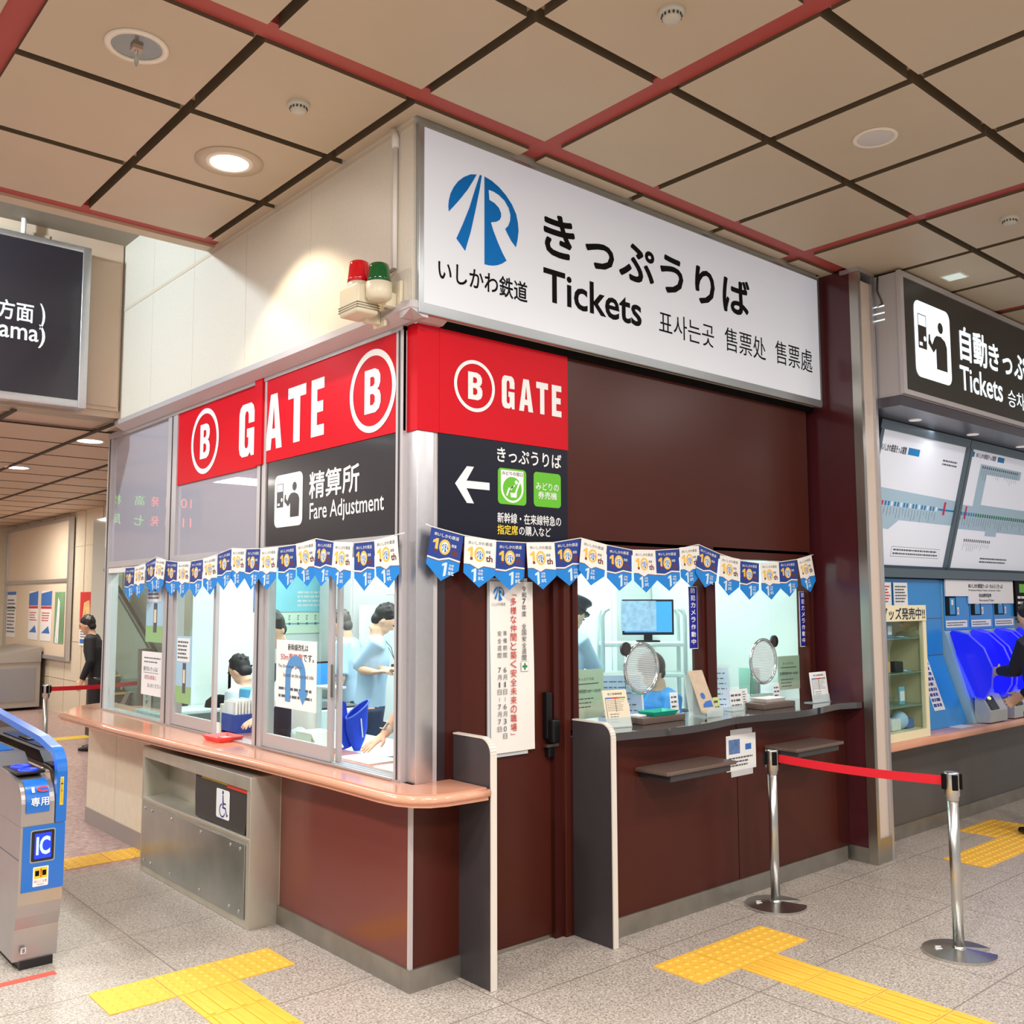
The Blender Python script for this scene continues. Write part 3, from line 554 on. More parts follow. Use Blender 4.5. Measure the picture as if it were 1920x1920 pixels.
def bunting(name_, label, nodes, side):
    pts = []
    root = thing('bunting', label, 'bunting'); st = MB()
    P3 = (lambda a, z: (-.002, a, z)) if side == 'L' else (lambda a, z: (a, .002, z))
    ns = nodes; st.tube([P3(ns[0][0]+(.08 if side == 'L' else -.03), ns[0][1]+.01)]+[P3(*n) for n in ns]+[P3(ns[-1][0]-(.05 if side == 'L' else -.03), ns[-1][1]+.004)], .003, M_white, 6); st.build('string', root)
    for i in range(len(ns)-1):
        a, b = Vector(P3(*ns[i])), Vector(P3(*ns[i+1])); d = b-a; wd = min(d.length*.985, .215)
        mesh = flag_mesh(i % 2 == 0, wd).build('flag', root, flat=1)
        u = d.normalized(); # tops follow the string, bodies hang close to plumb
        uu = (u*.55+Vector((0, -1, 0) if side == 'L' else (1, 0, 0))*.45).normalized() if i % 5 else u
        v = Vector((0, 0, 1)); nrm = uu.cross(v).normalized(); v = nrm.cross(uu)
        tw = random.uniform(-.05, .05); off = .004*(i % 2)
        M = Matrix(((uu.x, -nrm.x, v.x, 0), (uu.y, -nrm.y, v.y, 0), (uu.z, -nrm.z, v.z, 0), (0, 0, 0, 1)))
        c = (a+b)/2+nrm*off
        mesh.matrix_world = Matrix.Translation(c) @ M @ Matrix.Rotation(tw, 4, 'X')
    return root
bunting('b', 'string of navy and white anniversary pennants across the gate-side windows', NL, 'L')
bunting('b', 'string of navy and white anniversary pennants above the ticket windows', NR, 'R')
# ================================================================ COUNTERS
cp = [(-.28, 4.30), (-.262, 3.2), (-.225, 2.2), (-.165, 1.3), (-.14, .5), (-.138, .05), (-.125, -.06), (-.09, -.14), (-.03, -.195), (.05, -.22), (.18, -.228), (.272, -.23), (.272, .06), (.05, .06), (.05, .165), (.38, .165), (.38, 4.38), (.30, 4.40), (.30, 4.80), (.16, 4.84), (-.02, 4.72)]
t = thing('service_counter', 'long pink stone counter with rounded front corner under the gate-side windows', 'counter')
b = MB(); b.prism(cp, 2, .845, .885, M_counter); ip = [(x+(.012 if x < 0 else 0), y+(.012 if y < 0 else 0)) for x, y in cp]; b.prism(ip, 2, .885, .90, M_counter); b.build('counter_top', t)
pp = cp[:12]; MB().tube([(x, y, .878) for x, y in pp], .019, M_counter, 10).build('rounded_edge', t)
t = thing('ticket_counter', 'black glossy ticket counter top with wavy front edge below the ticket windows', 'counter')
wv = [(1.115, -.21)]+[(1.12+2.22*k/44, -.205-.07*max(0, math.sin(PI*((k/22) % 1)))**1.5) for k in range(45)]+[(3.54, -.26), (3.54, .16), (1.115, .16)]
MB().prism(wv, 2, 1.025, 1.065, mat('black_stone', (58, 58, 62), .06, coat=1, spec=1)).build('counter_top', t)
M_brown = mat('brown_grained_stone', (104, 86, 78), .35, noise=.2, scale=120)
for k, (a, b_) in enumerate(((1.38, 1.98), (2.58, 3.12))):
    t = thing('bag_shelf', 'narrow brown shelf on the counter front, %s' % ('nearer the dark partition' if k == 0 else 'nearer the steel pillar'), 'shelf', 'bag shelves on the ticket counter front')
    MB().box((a, -.36, .835), (b_, -.131, .855), M_brown, .004).build('shelf_board', t); MB().box((a+.04, -.345, .80), (b_-.04, -.131, .835), M_darkg).build('bracket', t)
# dark partitions
M_part = mat('charcoal_laminate', (62, 57, 60), .35, noise=.05, scale=40); M_edge = mat('ivory_edging', (222, 214, 204), .35)
def partition(label, x, y0, y1, h):
    t = thing('counter_partition', label, 'partition', 'dark counter partitions')
    R = .07; arc = [(y0+R-R*math.sin(a), h-R+R*math.cos(a)) for a in [PI/2*k/8 for k in range(9)]]
    out = [(y1, 0), (y1, h)]+arc+[(y0, 0)]
    MB().prism(out, 0, x-.014, x+.014, M_part).build('panel', t)
    e = MB(); pth = [(y1, h)]+arc+[(y0, .002)]
    for (a, c), (d, f_) in zip(pth, pth[1:]):
        n = Vector((a-d, c-f_)).normalized(); n = Vector((-n.y, n.x)) if True else n
        if n.x > 0 and n.y < .1: n = -n
        if n.y < -.01: n = -n
        n = Vector((min(n.x, 0) if abs(n.x) > .01 else 0, max(n.y, 0)))
        v = [(xx, p[0]+n.x*s_, p[1]+n.y*s_) for xx in (x-.017, x+.017) for p, s_ in (((a, c), 0), ((d, f_), 0), ((d, f_), .007), ((a, c), .007))]
        e.add(v, [(0, 1, 2, 3), (7, 6, 5, 4), (0, 4, 5, 1), (1, 5, 6, 2), (2, 6, 7, 3), (3, 7, 4, 0)], M_edge)
    e.build('edging', t)
partition('tall charcoal partition with ivory edging at the end of the pink counter', .295, -.235, .045, 1.115)
partition('tall charcoal partition with ivory edging at the end of the black counter', 1.10, -.235, .045, 1.115)
# steel cabinet with open shelf under the counter
M_steel2 = mat('brushed_steel', (205, 200, 186), .42, .75, noise=.10, scale=5, stretch=(1, 1, .35))
t = thing('steel_cabinet', 'stainless steel cabinet with open shelf below the pink counter', 'cabinet')
b = MB(); x0, x1, y0, y1, H = -.18, -.002, 1.238, 2.82, .80
b.box((x0, y0, 0), (x1, y0+.045, H), M_steel2, .002).box((x0, y1-.03, 0), (x1, y1, H), M_steel2, .002).box((x0-.004, y0+.002, H-.07), (x1-.001, y1-.002, H+.002), M_steel2, .003)
b.box((x0+.002, y0+.045, 0.002), (x1-.002, y1-.03, .455), M_steel2).box((x1-.012, y0+.045, .475), (x1-.002, y1-.03, H-.07), M_steel2).box((x0-.003, y0+.003, .455), (x1-.003, y1-.003, .475), M_steel2, .002)
b.box((x0-.002, y0+.03, H-.012), (x0, y1-.02, H-.008), M_ink); b.build('body', t)
b = MB().box((x0-.006, y0+.05, .045), (x0, y1-.03, .44), mat('scuffed_steel', (178, 182, 176), .34, .95, noise=.16, scale=4), .002); pn = b.build('front_panel', t)
for y in (1.34, 1.46, 1.86, 2.3, 2.62, 2.74):
    for z in (.08, .41): MB().cyl((x0-.006, y, z), .010, .004, M_al, 12, axis=(-1, 0, 0)).build('screw', pn)
b = MB().box((-.085, 1.243, 0), (-.078, 1.245, H), M_ink); 
t = thing('wheelchair_step_box', 'black plastic box with white wheelchair symbol on the steel cabinet shelf', 'box')
b = MB(); b.prism([(1.30, .715), (1.995, .735), (2.0, .60), (1.99, .482), (1.335, .478), (1.305, .60)], 0, -.165, -.045, mat('black_plastic', (52, 50, 50), .45)); b.build('body', t)
F = FL(-.166); b = MB(); F.rrect(b, -1.70, .522, -1.525, .685, .015, M_wh, .0005); NV = mat('symbol_navy', (48, 58, 130), .5)
F.disc(b, -1.612, .668, .011, NV, .001, 16); F.ring(b, -1.618, .567, .030, .039, NV, .0011, 40, 11, 38)
F.poly(b, [(-1.618, .655), (-1.606, .655), (-1.60, .612), (-1.572, .612), (-1.572, .603), (-1.60, .603), (-1.603, .59), (-1.572, .588), (-1.556, .55), (-1.543, .555), (-1.545, .545), (-1.562, .538), (-1.58, .578), (-1.616, .58)], NV, .0013); b.build('symbol', t, flat=1)
MB().box((-.17, 1.30, .716), (-.15, 1.90, .735), mat('yellow_tape', (232, 190, 40), .5)).box((-.172, 1.30, .705), (-.166, 1.55, .722), mat('red_tape', (210, 60, 50), .5)).build('tape', t)
# ================================================================ FLOOR: tactile tiles
M_yel = mat('tactile_yellow', (243, 190, 72), .5, noise=.05, scale=25); M_yel2 = mat('tactile_bright', (236, 200, 60), .5)
def dot_tile():
    b = MB().box((0.002, 0.002, 0), (.290, .290, .004), M_yel)
    for i in range(5):
        for j in range(5): b.lathe([(.016, 0), (.012, .004), (.006, .005), (0, .005)], M_yel, (.03+.058*i, .03+.058*j, .004), 10)
    return b
def bar_tile(along='y'):
    b = MB().box((0.002, 0.002, 0), (.290, .290, .004), M_yel)
    for i in range(4):
        c = .04+.071*i
        a = (c-.014, .012, .004); d = (c+.014, .281, .009)
        if along == 'x': a, d = (a[1], a[0], a[2]), (d[1], d[0], d[2])
        b.box(a, d, M_yel, .0022)
    return b
d0 = dot_tile().build('tactile_tile'); q0 = bar_tile('y').build('tactile_tile'); first = {}
def tact(kind, x, y, label, grp):
    src = d0 if kind == 'd' else q0
    if kind not in first: o = src; first[kind] = 1
    else: o = src.copy(); C.objects.link(o)
    o.location = (x, y, 0); tag(o, label, 'tactile paving', grp); return o
for i in range(3): tact('d', -1.101+.294*i, .639, 'yellow dotted tactile tile %s in front of the steel cabinet' % ('beside the ticket gate,', 'in the middle of the row', 'nearest the maroon base')[i], 'dotted tiles before the fare adjustment counter')
for i in range(5): tact('b', -.807, .345-.294*i, 'yellow barred tactile tile, %s counted from the dotted row near the ticket gate' % ('first', 'second', 'third', 'fourth', 'fifth')[i], 'barred tiles before the fare adjustment counter')
for i in range(3): tact('d', 1.06+.295*i, -.805, 'yellow dotted tactile tile below the black ticket counter, %s' % ('nearest the dark partition', 'middle of three', 'nearest the stanchion base')[i], 'dotted tiles before the ticket counter')
for i in range(4): tact('b', 1.357, -1.098-.295*i, 'yellow barred tactile tile, %s from the dotted tiles below the ticket counter' % ('first', 'second', 'third', 'fourth')[i], 'barred tiles before the ticket counter')
for i in range(5):
    for j in range(2):
        if j == 0 or i >= 3: tact('d', 4.02+.296*i, -.83+.296*j-.0, 'yellow dotted tactile tile before the ticket machines, %s from the pillar in the %s row' % (('first', 'second', 'third', 'fourth', 'fifth')[i], ('front', 'back')[j]), 'dotted tiles before the ticket machines')
for i in range(3): tact('b', 4.62+.296*i, -1.126, 'yellow barred tactile tile before the ticket machines, %s from the pillar' % ('first', 'second', 'third')[i], 'barred tiles before the ticket machines')
for i in range(3): tact('d', -.84+.296*i, 3.12, 'yellow dotted tactile tile on the pink floor past the gate, %s' % ('nearest the gate', 'middle of three', 'nearest the cream stone base')[i], 'dotted tiles on the pink floor')
struct(MB().box((-2.5, 9.45, 0), (1.95, 9.75, .004), M_yel2).build('trim_30')); struct(MB().box((-1.62, 1.28, 0), (-1.13, 1.33, .002), mat('red_floor_tape', (224, 92, 78), .5)).build('trim_31'))
# ================================================================ STANCHIONS
def stanchion(label, x, y, rz, tape_to=None, h=.885):
    t = thing('stanchion', label, 'stanchion', 'belt barrier posts', (x, y, 0), rz)
    M_ch = mat('satin_chrome', (205, 204, 200), .27, 1)
    n = 64; v = []; 
    ang = [math.radians(14)+math.radians(332)*k/n for k in range(n+1)]
    pts = [(.172*math.cos(a), .172*math.sin(a)) for a in ang]+[(.03, -.0)]
    b = MB(); b.prism(pts, 2, 0, .012, M_ch); m = len(pts)
    cone = [(p[0], p[1], .012) for p in pts]+[(p[0]*.2, p[1]*.2, .028) for p in pts]
    b.add(cone, [(i, (i+1) % m, m+(i+1) % m, m+i) for i in range(m)]+[tuple(range(m, 2*m))], M_ch); b.build('base', t)
    b = MB(); L = Fr((0, 0, .0145), (1, 0, 0), (0, 1, 0)); b.box((-.105, .02, .0185), (-.06, .035, .0225), M_wh).box((-.115, -.01, .0185), (-.07, .008, .0225), M_wh); b.build('base_label', t)
    MB().tube([(0, 0, .02), (0, 0, .8)], .0262, M_ch, 24).lathe([(.034, 0), (.034, .01), (.0235, .02)], M_ch, (0, 0, .02)).build('post', t)
    MB().lathe([(.0262, 0), (.031, .003), (.031, .02), (.036, .024), (.036, .135), (.034, .142), (0, .142)], M_ch, (0, 0, h-.142)).build('head', t)
    b = MB()
    for a in (0, 90, 180, 270):
        c, s = math.cos(math.radians(a)), math.sin(math.radians(a)); p = Vector((c*.035, s*.035, 0)); q = Vector((-s, c, 0))
        vs = [p+q*e+Vector((c, s, 0))*f+Vector((0, 0, z)) for f in (0, .012) for z in (h-.085, h-.01) for e in (-.013, .013)]
        b.add(vs, [(0, 1, 3, 2), (4, 6, 7, 5), (0, 4, 5, 1), (2, 3, 7, 6), (0, 2, 6, 4), (1, 5, 7, 3)], M_black)
    b.build('belt_clips', t)
    return t
stanchion('chrome belt barrier post in front of the black ticket counter', 2.305, -.37, math.radians(-35))
stanchion('chrome belt barrier post standing out on the open floor', 2.345, -1.40, math.radians(-45))
stanchion('chrome belt barrier post beyond the ticket gate on the pink floor', .435, 7.28, 0)
def belt(label, a, b_, z=.838, h=.046):
    a, b_ = Vector(a), Vector(b_); d = (b_-a).normalized(); n = Vector((-d.y, d.x, 0))*.0008; v = []; N = 12
    for k in range(N+1):
        p = a.lerp(b_, k/N); s = -.012*math.sin(PI*k/N)
        v += [p+n+Vector((0, 0, z-h/2+s)), p+n+Vector((0, 0, z+h/2+s)), p-n+Vector((0, 0, z+h/2+s)), p-n+Vector((0, 0, z-h/2+s))]
    f = [(4*k+i, 4*k+(i+1) % 4, 4*k+4+(i+1) % 4, 4*k+4+i) for k in range(N) for i in range(4)]
    return tag(MB().add(v, f, mat('red_belt', (226, 24, 44), .6)).build('barrier_belt'), label, 'belt')
belt('red belt stretched between the two chrome posts by the ticket counter', (2.307, -.415, 0), (2.343, -1.352, 0))
belt('red belt running from the far chrome post toward the office corner', (.48, 7.28, 0), (1.6, 7.5, 0))
# ================================================================ TICKET GATE
t = thing('ticket_gate', 'blue and silver automatic ticket gate cabinet with IC reader, number 8', 'ticket gate')
GB = mat('gate_blue', (16, 110, 205), .3, coat=.3); GS = mat('gate_steel', (182, 176, 176), .34, .75, noise=.05, scale=8); GK = mat('gate_black', (28, 27, 30), .35)
GLB = mat('gate_light_blue', (30, 40, 255), .4, emit=2.2, emit_rgb=(25, 50, 255))
ya, yb = 1.40, 3.1; xa, xb = -1.285, -1.085
b = MB().box((xa+.03, ya+.04, 0), (xb-.02, yb, .04), GK); b.build('plinth', t)
# side profile (y, z): bulged lower front
prof = [(ya+.05, .04), (ya+.042, .19), (ya+.02, .25), (ya+.004, .31), (ya, .37), (ya, .677), (yb, .677), (yb, .04)]
MB().prism(prof, 0, xa, xb, GS).build('body', t)
b = MB().prism([(ya-.004, .468), (ya-.004, .774), (ya+.04, .774), (ya+.04, .468)], 0, xa+.012, xb+.002, GB); b.build('front_cover', t)
# domed head with IC reader
hd = [(ya, .776)]+[(ya+.10-.10*math.cos(a), .86+.115*math.sin(a)) for a in [PI/2*k/8 for k in range(9)]]+[(ya+.30, 1.0), (ya+.42, 1.005), (yb, 1.005), (yb, .776)]
MB().prism(hd, 0, xa+.0002, xb-.05, GS).build('head', t)
b = MB()
arc = [(ya+.10-.108*math.cos(a), .862+.120*math.sin(a)) for a in [math.radians(-12)+PI*.55*k/10 for k in range(11)]]
v = [(x, y, z) for y, z in arc for x in (xa+.02, xb-.075)]; b.add(v, [(2*i, 2*i+1, 2*i+3, 2*i+2) for i in range(10)], GB, True); b.build('blue_badge', t)
F = Fr((xa, ya-.010, .868), (1, 0, 0), (0, .20, 1)); b = MB()
F.text(b, '専用', .04, .0, .122, .042, M_wh, .003, bold=.02); F = Fr((xa, ya+.006, .928), (1, 0, 0), (0, .75, 1)); F.text(b, 'I', .045, .0, .058, .03, M_wh, .008, bold=.02); F.text(b, 'C', .07, .0, .118, .03, mat('badge_red', (230, 40, 50), .5), .008, bold=.03); b.build('lettering', t, flat=1)
# top deck with two reader discs and card slot bed
b = MB().box((xa+.01, ya+.14, 1.0), (xb-.06, ya+.42, 1.012), GK, .003); b.build('reader_bed', t)
for k, (x, y) in enumerate(((xa+.075, ya+.20), (xa+.075, ya+.34))):
    MB().lathe([(.045, 0), (.045, .006), (.034, .007), (.034, .004), (0, .004)], GLB, (x, y, 1.012), 32).build('reader_disc', t)
MB().prism([(ya+.42, 1.005), (ya+.52, 1.06), (yb, 1.06), (yb, 1.005)], 0, xa+.0, xb-.06, mat('gate_grey_top', (120, 118, 122), .4, .4)).build('top_deck', t)
MB().box((xa+.03, ya+.62, 1.061), (xb-.09, yb-.3, 1.066), GB).build('top_stripe', t); MB().box((xa+.02, ya+.9, 1.062), (xa+.10, ya+1.1, 1.075), GK, .004).build('ticket_slot', t)
# curved blue side rail with dark glass
rail = [(ya-.006, .778)]+[(ya+.13-.136*math.cos(a), 1.0+.13*math.sin(a)) for a in [PI/2*k/10 for k in range(11)]]+[(ya+.32, 1.16), (yb, 1.24)]
inner = [(yb, 1.205), (ya+.33, 1.128)]+[(ya+.145-.11*math.cos(a), 1.0+.10*math.sin(a)) for a in [PI/2*(10-k)/10 for k in range(11)]]+[(ya+.03, .778)]
MB().prism(rail+inner, 0, xb-.045, xb+.004, GB).build('side_rail', t)
gp = [(ya+.035, .80)]+[(ya+.145-.11*math.cos(a), 1.0+.10*math.sin(a)) for a in [PI/2*k/10 for k in range(11)]]+[(ya+.33, 1.128), (yb, 1.205), (yb, 1.0), (ya+.2, 1.0)]
MB().prism(gp, 0, xb-.024, xb-.018, glass('smoked_glass', (120, 118, 122), .05)).build('glass_screen', t)
F = Fr((xb-.045, ya-.0068, 0), (1, 0, 0), (0, 0, 1)); b = MB(); F.quad(b, .016, .86, .032, .995, mat('yellow_label', (245, 210, 60), .5), .0005)
for i, c in enumerate('センサー部に手を触れないでください'): F.text(b, c, .0185, .981-.0072*i, .0295, .987-.0072*i, M_black, .001)
b.build('warning_label', t, flat=1)
F = FR(ya-.0045); b = MB(); F.rrect(b, xa+.045, .60, xb-.042, .755, .01, mat('bezel_grey', (150, 160, 170), .4), .0006); F.rrect(b, xa+.05, .606, xb-.047, .749, .008, GK, .0012)
F.quad(b, xa+.065, .618, xb-.06, .737, mat('lcd_blue', (10, 40, 230), .4, emit=.9, emit_rgb=(20, 60, 255)), .0018); F.text(b, 'IC', xa+.072, .635, xb-.065, .722, mat('lcd_white', (170, 210, 255), .4, emit=.9), .0022, bold=.03); b.build('display', t, flat=1)
b = MB(); F.rrect(b, xa+.062, .488, xb-.068, .58, .004, M_wh, .0006); F.quad(b, xa+.068, .525, xb-.074, .575, mat('sticker_yellow', (250, 205, 40), .5), .001); F.quad(b, xa+.072, .537, xa+.09, .562, M_black, .0014); F.quad(b, xb-.096, .537, xb-.078, .562, M_black, .0014)
F.text(b, '!', xa+.095, .53, xa+.102, .572, mat('sticker_red', (220, 40, 40), .5), .0016, bold=.05); F.text(b, '扉にご注意', xa+.068, .505, xb-.074, .518, mat('sticker_red', (0, 0, 0)), .001); F.text(b, 'Caution', xa+.082, .494, xb-.088, .501, M_black, .001); b.build('sticker', t, flat=1)
F = Fr((xa, ya+.035, 0), (1, 0, 0), (0, -.1, 1)); b = MB(); F.rrect(b, .03, .128, .055, .158, .004, mat('number_plate', (205, 205, 205), .5), .004); F.text(b, '8', .038, .133, .048, .153, M_black, .0046); b.build('number_label', t, flat=1)
b = MB()
for y in (1.9, 2.5): b.box((xa-.0015, y-.003, .075), (xa, y+.003, .84), M_ink)
b.box((xa-.0015, ya+.01, .52), (xa, yb, .524), M_ink); b.build('panel_joints', t)
for c in t.children:
    if c.name.split('.')[0] in ('front_cover', 'head', 'blue_badge', 'lettering', 'reader_bed', 'reader_disc', 'top_deck', 'top_stripe', 'ticket_slot', 'side_rail', 'glass_screen', 'warning_label', 'display', 'sticker'): c.location.z -= .098
for c in t.children:
    if c.name.startswith('number_label'): c.location = (.0, .012, -.05)
# ================================================================ BEYOND THE GATES
t = thing('recycling_bin', 'grey metal recycling bin bank with sloping lid below the poster board', 'recycling bin')
BG = mat('bin_grey', (176, 170, 164), .4, .5); x0, x1, y0, y1 = 1.0, 2.05, 13.48, 15.2
MB().prism([(y0, .05), (y0, .82), (y1, .82), (y1, .05)], 0, x0+.05, x1, BG).build('body', t)
MB().prism([(x0+.0, .78), (x0+.12, .86), (x1, 1.02), (x1, .78)], 1, y0-.02, y1, BG).build('lid', t)
b = MB()
for k in range(4): b.box((x0+.2+.2*k, y0-.002, .2), (x0+.22+.2*k, y0, .7), BG)
b.build('ribs', t); MB().box((x0+.25, y0-.012, .15), (x1-.08, y0-.001, .68), mat('bin_window', (140, 140, 146), .15, coat=.5)).build('window', t)
t = thing('poster_board', 'large framed notice board with row of posters on the cream concourse wall', 'notice board')
b = MB().box((2.09, 12.25, .86), (2.131, 16.0, 3.08), mat('board_beige', (226, 208, 184), .5)); b.build('board', t)
b = MB()
for a, c in (((2.06, 12.2, .84), (2.12, 12.29, 3.1)), ((2.06, 15.95, .84), (2.12, 16.05, 3.1)), ((2.06, 12.29, .84), (2.12, 15.95, .9)), ((2.06, 12.29, 2.08), (2.12, 15.95, 2.13)), ((2.06, 12.29, 3.05), (2.12, 15.95, 3.1))): b.box(a, c, M_al)
b.build('frame', t)
FP = Fr((2.088, 0, 0), (0, -1, 0), (0, 0, 1)); PB = mat('poster_blue', (50, 110, 190), .5); PR = mat('poster_red', (205, 40, 45), .5); PG = mat('poster_green', (110, 150, 110), .5, noise=.3, scale=3)
def poster(label, u0, v0, u1, v1, style, F=FP, name='poster', cat='poster', group='posters on the concourse wall'):
    b = MB(); F.box(b, u0, v0, u1, v1, M_wh if style != 'green' else PG, 0, .004); H = v1-v0; W = u1-u0
    if style == 'blue':
        F.poly(b, [(u0, v1-.05*H), (u1, v1), (u1, v1-.30*H), (u0, v1-.30*H)], PB, .005); F.quad(b, u0, v1-.36*H, u1, v1-.31*H, PR, .005); lines(F, b, u0+.1*W, v0+.38*H, u1-.1*W, v1-.42*H, 4, PR, .005, seed=3)
        F.poly(b, [(u0+.1*W, v0+.15*H), (u1-.25*W, v0+.30*H), (u1-.1*W, v0+.15*H)], PB, .005)
    elif style == 'red': F.quad(b, u0, v0+.3*H, u1, v1, PR, .005); F.poly(b, [(u0+.2*W, v0+.4*H), (u0+.35*W, v1-.2*H), (u1-.2*W, v1-.15*H), (u1-.1*W, v0+.45*H)], mat('poster_cream', (235, 200, 130), .5, noise=.3, scale=10), .006); F.quad(b, u0+.08*W, v0+.04*H, u1-.08*W, v0+.12*H, PB, .005); lines(F, b, u0+.1*W, v0+.14*H, u1-.1*W, v0+.28*H, 3, M_ink, .005)
    elif style == 'info': F.quad(b, u0, v1-.07*H, u1, v1, PB, .005); lines(F, b, u0+.06*W, v0+.08*H, u1-.06*W, v1-.15*H, 10, M_ink, .005, seed=5); F.quad(b, u0, v0+.62*H, u1, v0+.66*H, PG, .005)
    elif style == 'green': F.poly(b, [(u0+.1*W, v0), (u0+.35*W, v1-.1*H), (u0+.55*W, v1-.2*H), (u0+.5*W, v0)], mat('waterfall_white', (225, 232, 236), .5, noise=.15, scale=12), .005)
    o = b.build(name); return tag(o, label, cat, group)
poster('white information poster with blue heading at the far end of the notice board', -15.9, 1.13, -15.3, 1.95, 'info'); poster('blue and white travel poster on the notice board, one nearer the bins', -14.45, 1.12, -13.9, 1.95, 'blue')
poster('blue and white travel poster on the notice board, next to the waterfall poster', -13.72, 1.12, -13.12, 1.945, 'blue'); poster('green waterfall poster at the near end of the notice board', -12.95, 1.10, -12.45, 1.92, 'green'); poster('red food poster on the wall between notice board and steel pillar', -11.8, 1.10, -11.25, 1.91, 'red', Fr((2.130, 0, 0), (0, -1, 0), (0, 0, 1)))
# escalator seen through the end pane
t = thing('escalator', 'grey escalator rising away behind the office with dark handrail', 'escalator')
EG = mat('escalator_panel', (140, 158, 154), .3, coat=.4); EK = mat('handrail_rubber', (42, 38, 38), .5); ES = mat('escalator_step', (66, 58, 54), .6)
sl = math.tan(math.radians(30)); Y0 = 8.2
b = MB().prism([(Y0-.5, .02), (Y0-.5, .85), (Y0-.1, .93), (Y0+2.0, .93+2.1*sl), (Y0+2.0, .1+2*sl), (Y0+.3, .1)], 0, 1.95, 2.0, EG); b.build('balustrade', t)
MB().tube([(1.97, Y0-.55, .5), (1.97, Y0-.66, .62), (1.97, Y0-.66, .82), (1.97, Y0-.5, .93), (1.97, Y0-.1, 1.0), (1.97, Y0+2.0, 1.0+2.1*sl)], .04, EK, 10).build('handrail', t)
b = MB().box((1.2, Y0-1.6, .0), (1.94, Y0-.01, .02), ES)
for k in range(4): b.box((1.45+.06*k, Y0+.40*k, 0), (1.94, Y0+.4*k+.38, .2*(k+1)), ES); b.box((1.45+.06*k, Y0-.006+.40*k, .2*(k+1)-.025), (1.94, Y0+.40*k, .2*(k+1)), M_yel)
b.build('steps', t)
MB().prism([(Y0-.62, .72), (Y0-.5, .72), (Y0+.05, .30), (Y0-.08, .25)], 0, 1.42, 1.46, M_al).build('chrome_guard', t)
t = thing('escalator_post', 'brown floor post with red no-entry lamp before the escalator', 'post'); PBR = mat('post_brown', (110, 98, 88), .45)
MB().box((.72, 5.35, 0), (.84, 5.45, 1.32), PBR, .005).build('post', t)
F = FR(5.349); b = MB(); F.disc(b, .785, 1.25, .036, mat('lamp_red', (255, 40, 50), .4, emit=1.5), .001); F.quad(b, .765, 1.243, .805, 1.257, M_black, .002); F.quad(b, .755, 1.15, .78, 1.185, OR, .001); F.quad(b, .79, 1.15, .812, 1.185, OR, .001); b.build('lamp', t, flat=1)
b = MB(); F.quad(b, .745, .78, .82, 1.13, M_wh, .001)
for i, c in enumerate('下り専用です'): F.text(b, c, .76, 1.085-.055*i, .795, 1.12-.055*i, M_black, .002)
b.build('label', t, flat=1)
# ================================================================ TICKET MACHINE AREA
SB = mat('machine_blue', (36, 140, 214), .4, coat=.2); SL = mat('machine_pale', (150, 190, 210), .4); BW = mat('board_white', (222, 224, 232), .6, emit=.22, emit_rgb=(225, 230, 245)); BF = mat('board_frame', (96, 112, 124), .4, .5)
struct(MB().box((3.76, .12, .69), (9.5, .25, 4.2), mat('machine_wall', (120, 128, 136), .5)).build('wall_machines'))
struct(MB().box((3.77, -.07, .10), (9.5, .1, .69), mat('grey_base_panel', (92, 88, 86), .4, noise=.06, scale=6)).build('wall_machine_base')); struct(MB().box((3.77, -.085, 0), (9.5, .1, .10), M_skirt).build('baseboard_machines'))
t = thing('machine_counter', 'pink stone ledge running below the blue ticket machines', 'counter')
MB().box((3.77, -.29, .695), (9.5, .115, .75), M_counter, .012).build('counter_top', t)
struct(MB().box((3.77, -.50, 3.10), (9.5, .12, 3.17), mat('dark_soffit', (84, 82, 92), .3, .3)).build('ceiling_soffit'))
# sign
t = thing('ticket_machine_sign', 'black illuminated ticket machine sign with white pictogram in grey casing beside the pillar', 'sign')
MB().box((3.785, -.50, 3.175), (9.4, .10, 4.055), mat('casing_grey', (196, 192, 196), .4, .2)).build('casing', t)
b = MB()
for a, c in (((3.77, -.53, 3.18), (3.815, -.5005, 4.06)), ((3.815, -.53, 3.18), (9.4, -.5005, 3.215)), ((3.815, -.53, 4.02), (9.4, -.5005, 4.06))): b.box(a, c, M_al2)
b.build('sign_frame', t)
MB().box((3.815, -.522, 3.215), (9.4, -.501, 4.02), mat('sign_black', (46, 42, 38), .4, emit=.03, emit_rgb=(90, 84, 76))).build('sign_face', t)
EW = mat('sign_glow_white', (235, 250, 252), .4, emit=.95, emit_rgb=(232, 250, 255)); EK2 = mat('sign_black', ())if 0 else MC['sign_black']
F = FR(-.5235); b = MB(); pictogram(F, b, 3.965, 3.335, 4.52, 3.893, EW, EK2); b.build('pictogram', t, flat=1); b = MB()
b = MB(); F.text(b, '自動', 4.68, 3.565, 5.16, 3.835, EW, bold=.03); F.text(b, 'きっぷうりば', 5.19, 3.575, 6.7, 3.80, EW, bold=.03); b.build('lettering', t, flat=1); b = MB(); F.text(b, 'Tickets', 4.66, 3.335, 5.42, 3.525, EW, bold=.012); b.build('lettering', t, flat=1); b = MB(); F.text(b, '승차권 판매기 自动售票机', 5.52, 3.32, 7.6, 3.465, EW); b.build('lettering', t, flat=1)
q = MB()
for k in range(3): q.box((3.783, -.40, 3.83-.05*k), (3.785, -.28, 3.838-.05*k), EW)
q.build('vent_slots', t); MB().tube([(3.78, -.36, 4.05), (3.775, -.355, 3.95), (3.775, -.39, 3.85), (3.775, -.30, 3.80), (3.775, -.27, 3.9)], .006, M_darkg, 8).build('cable', t)
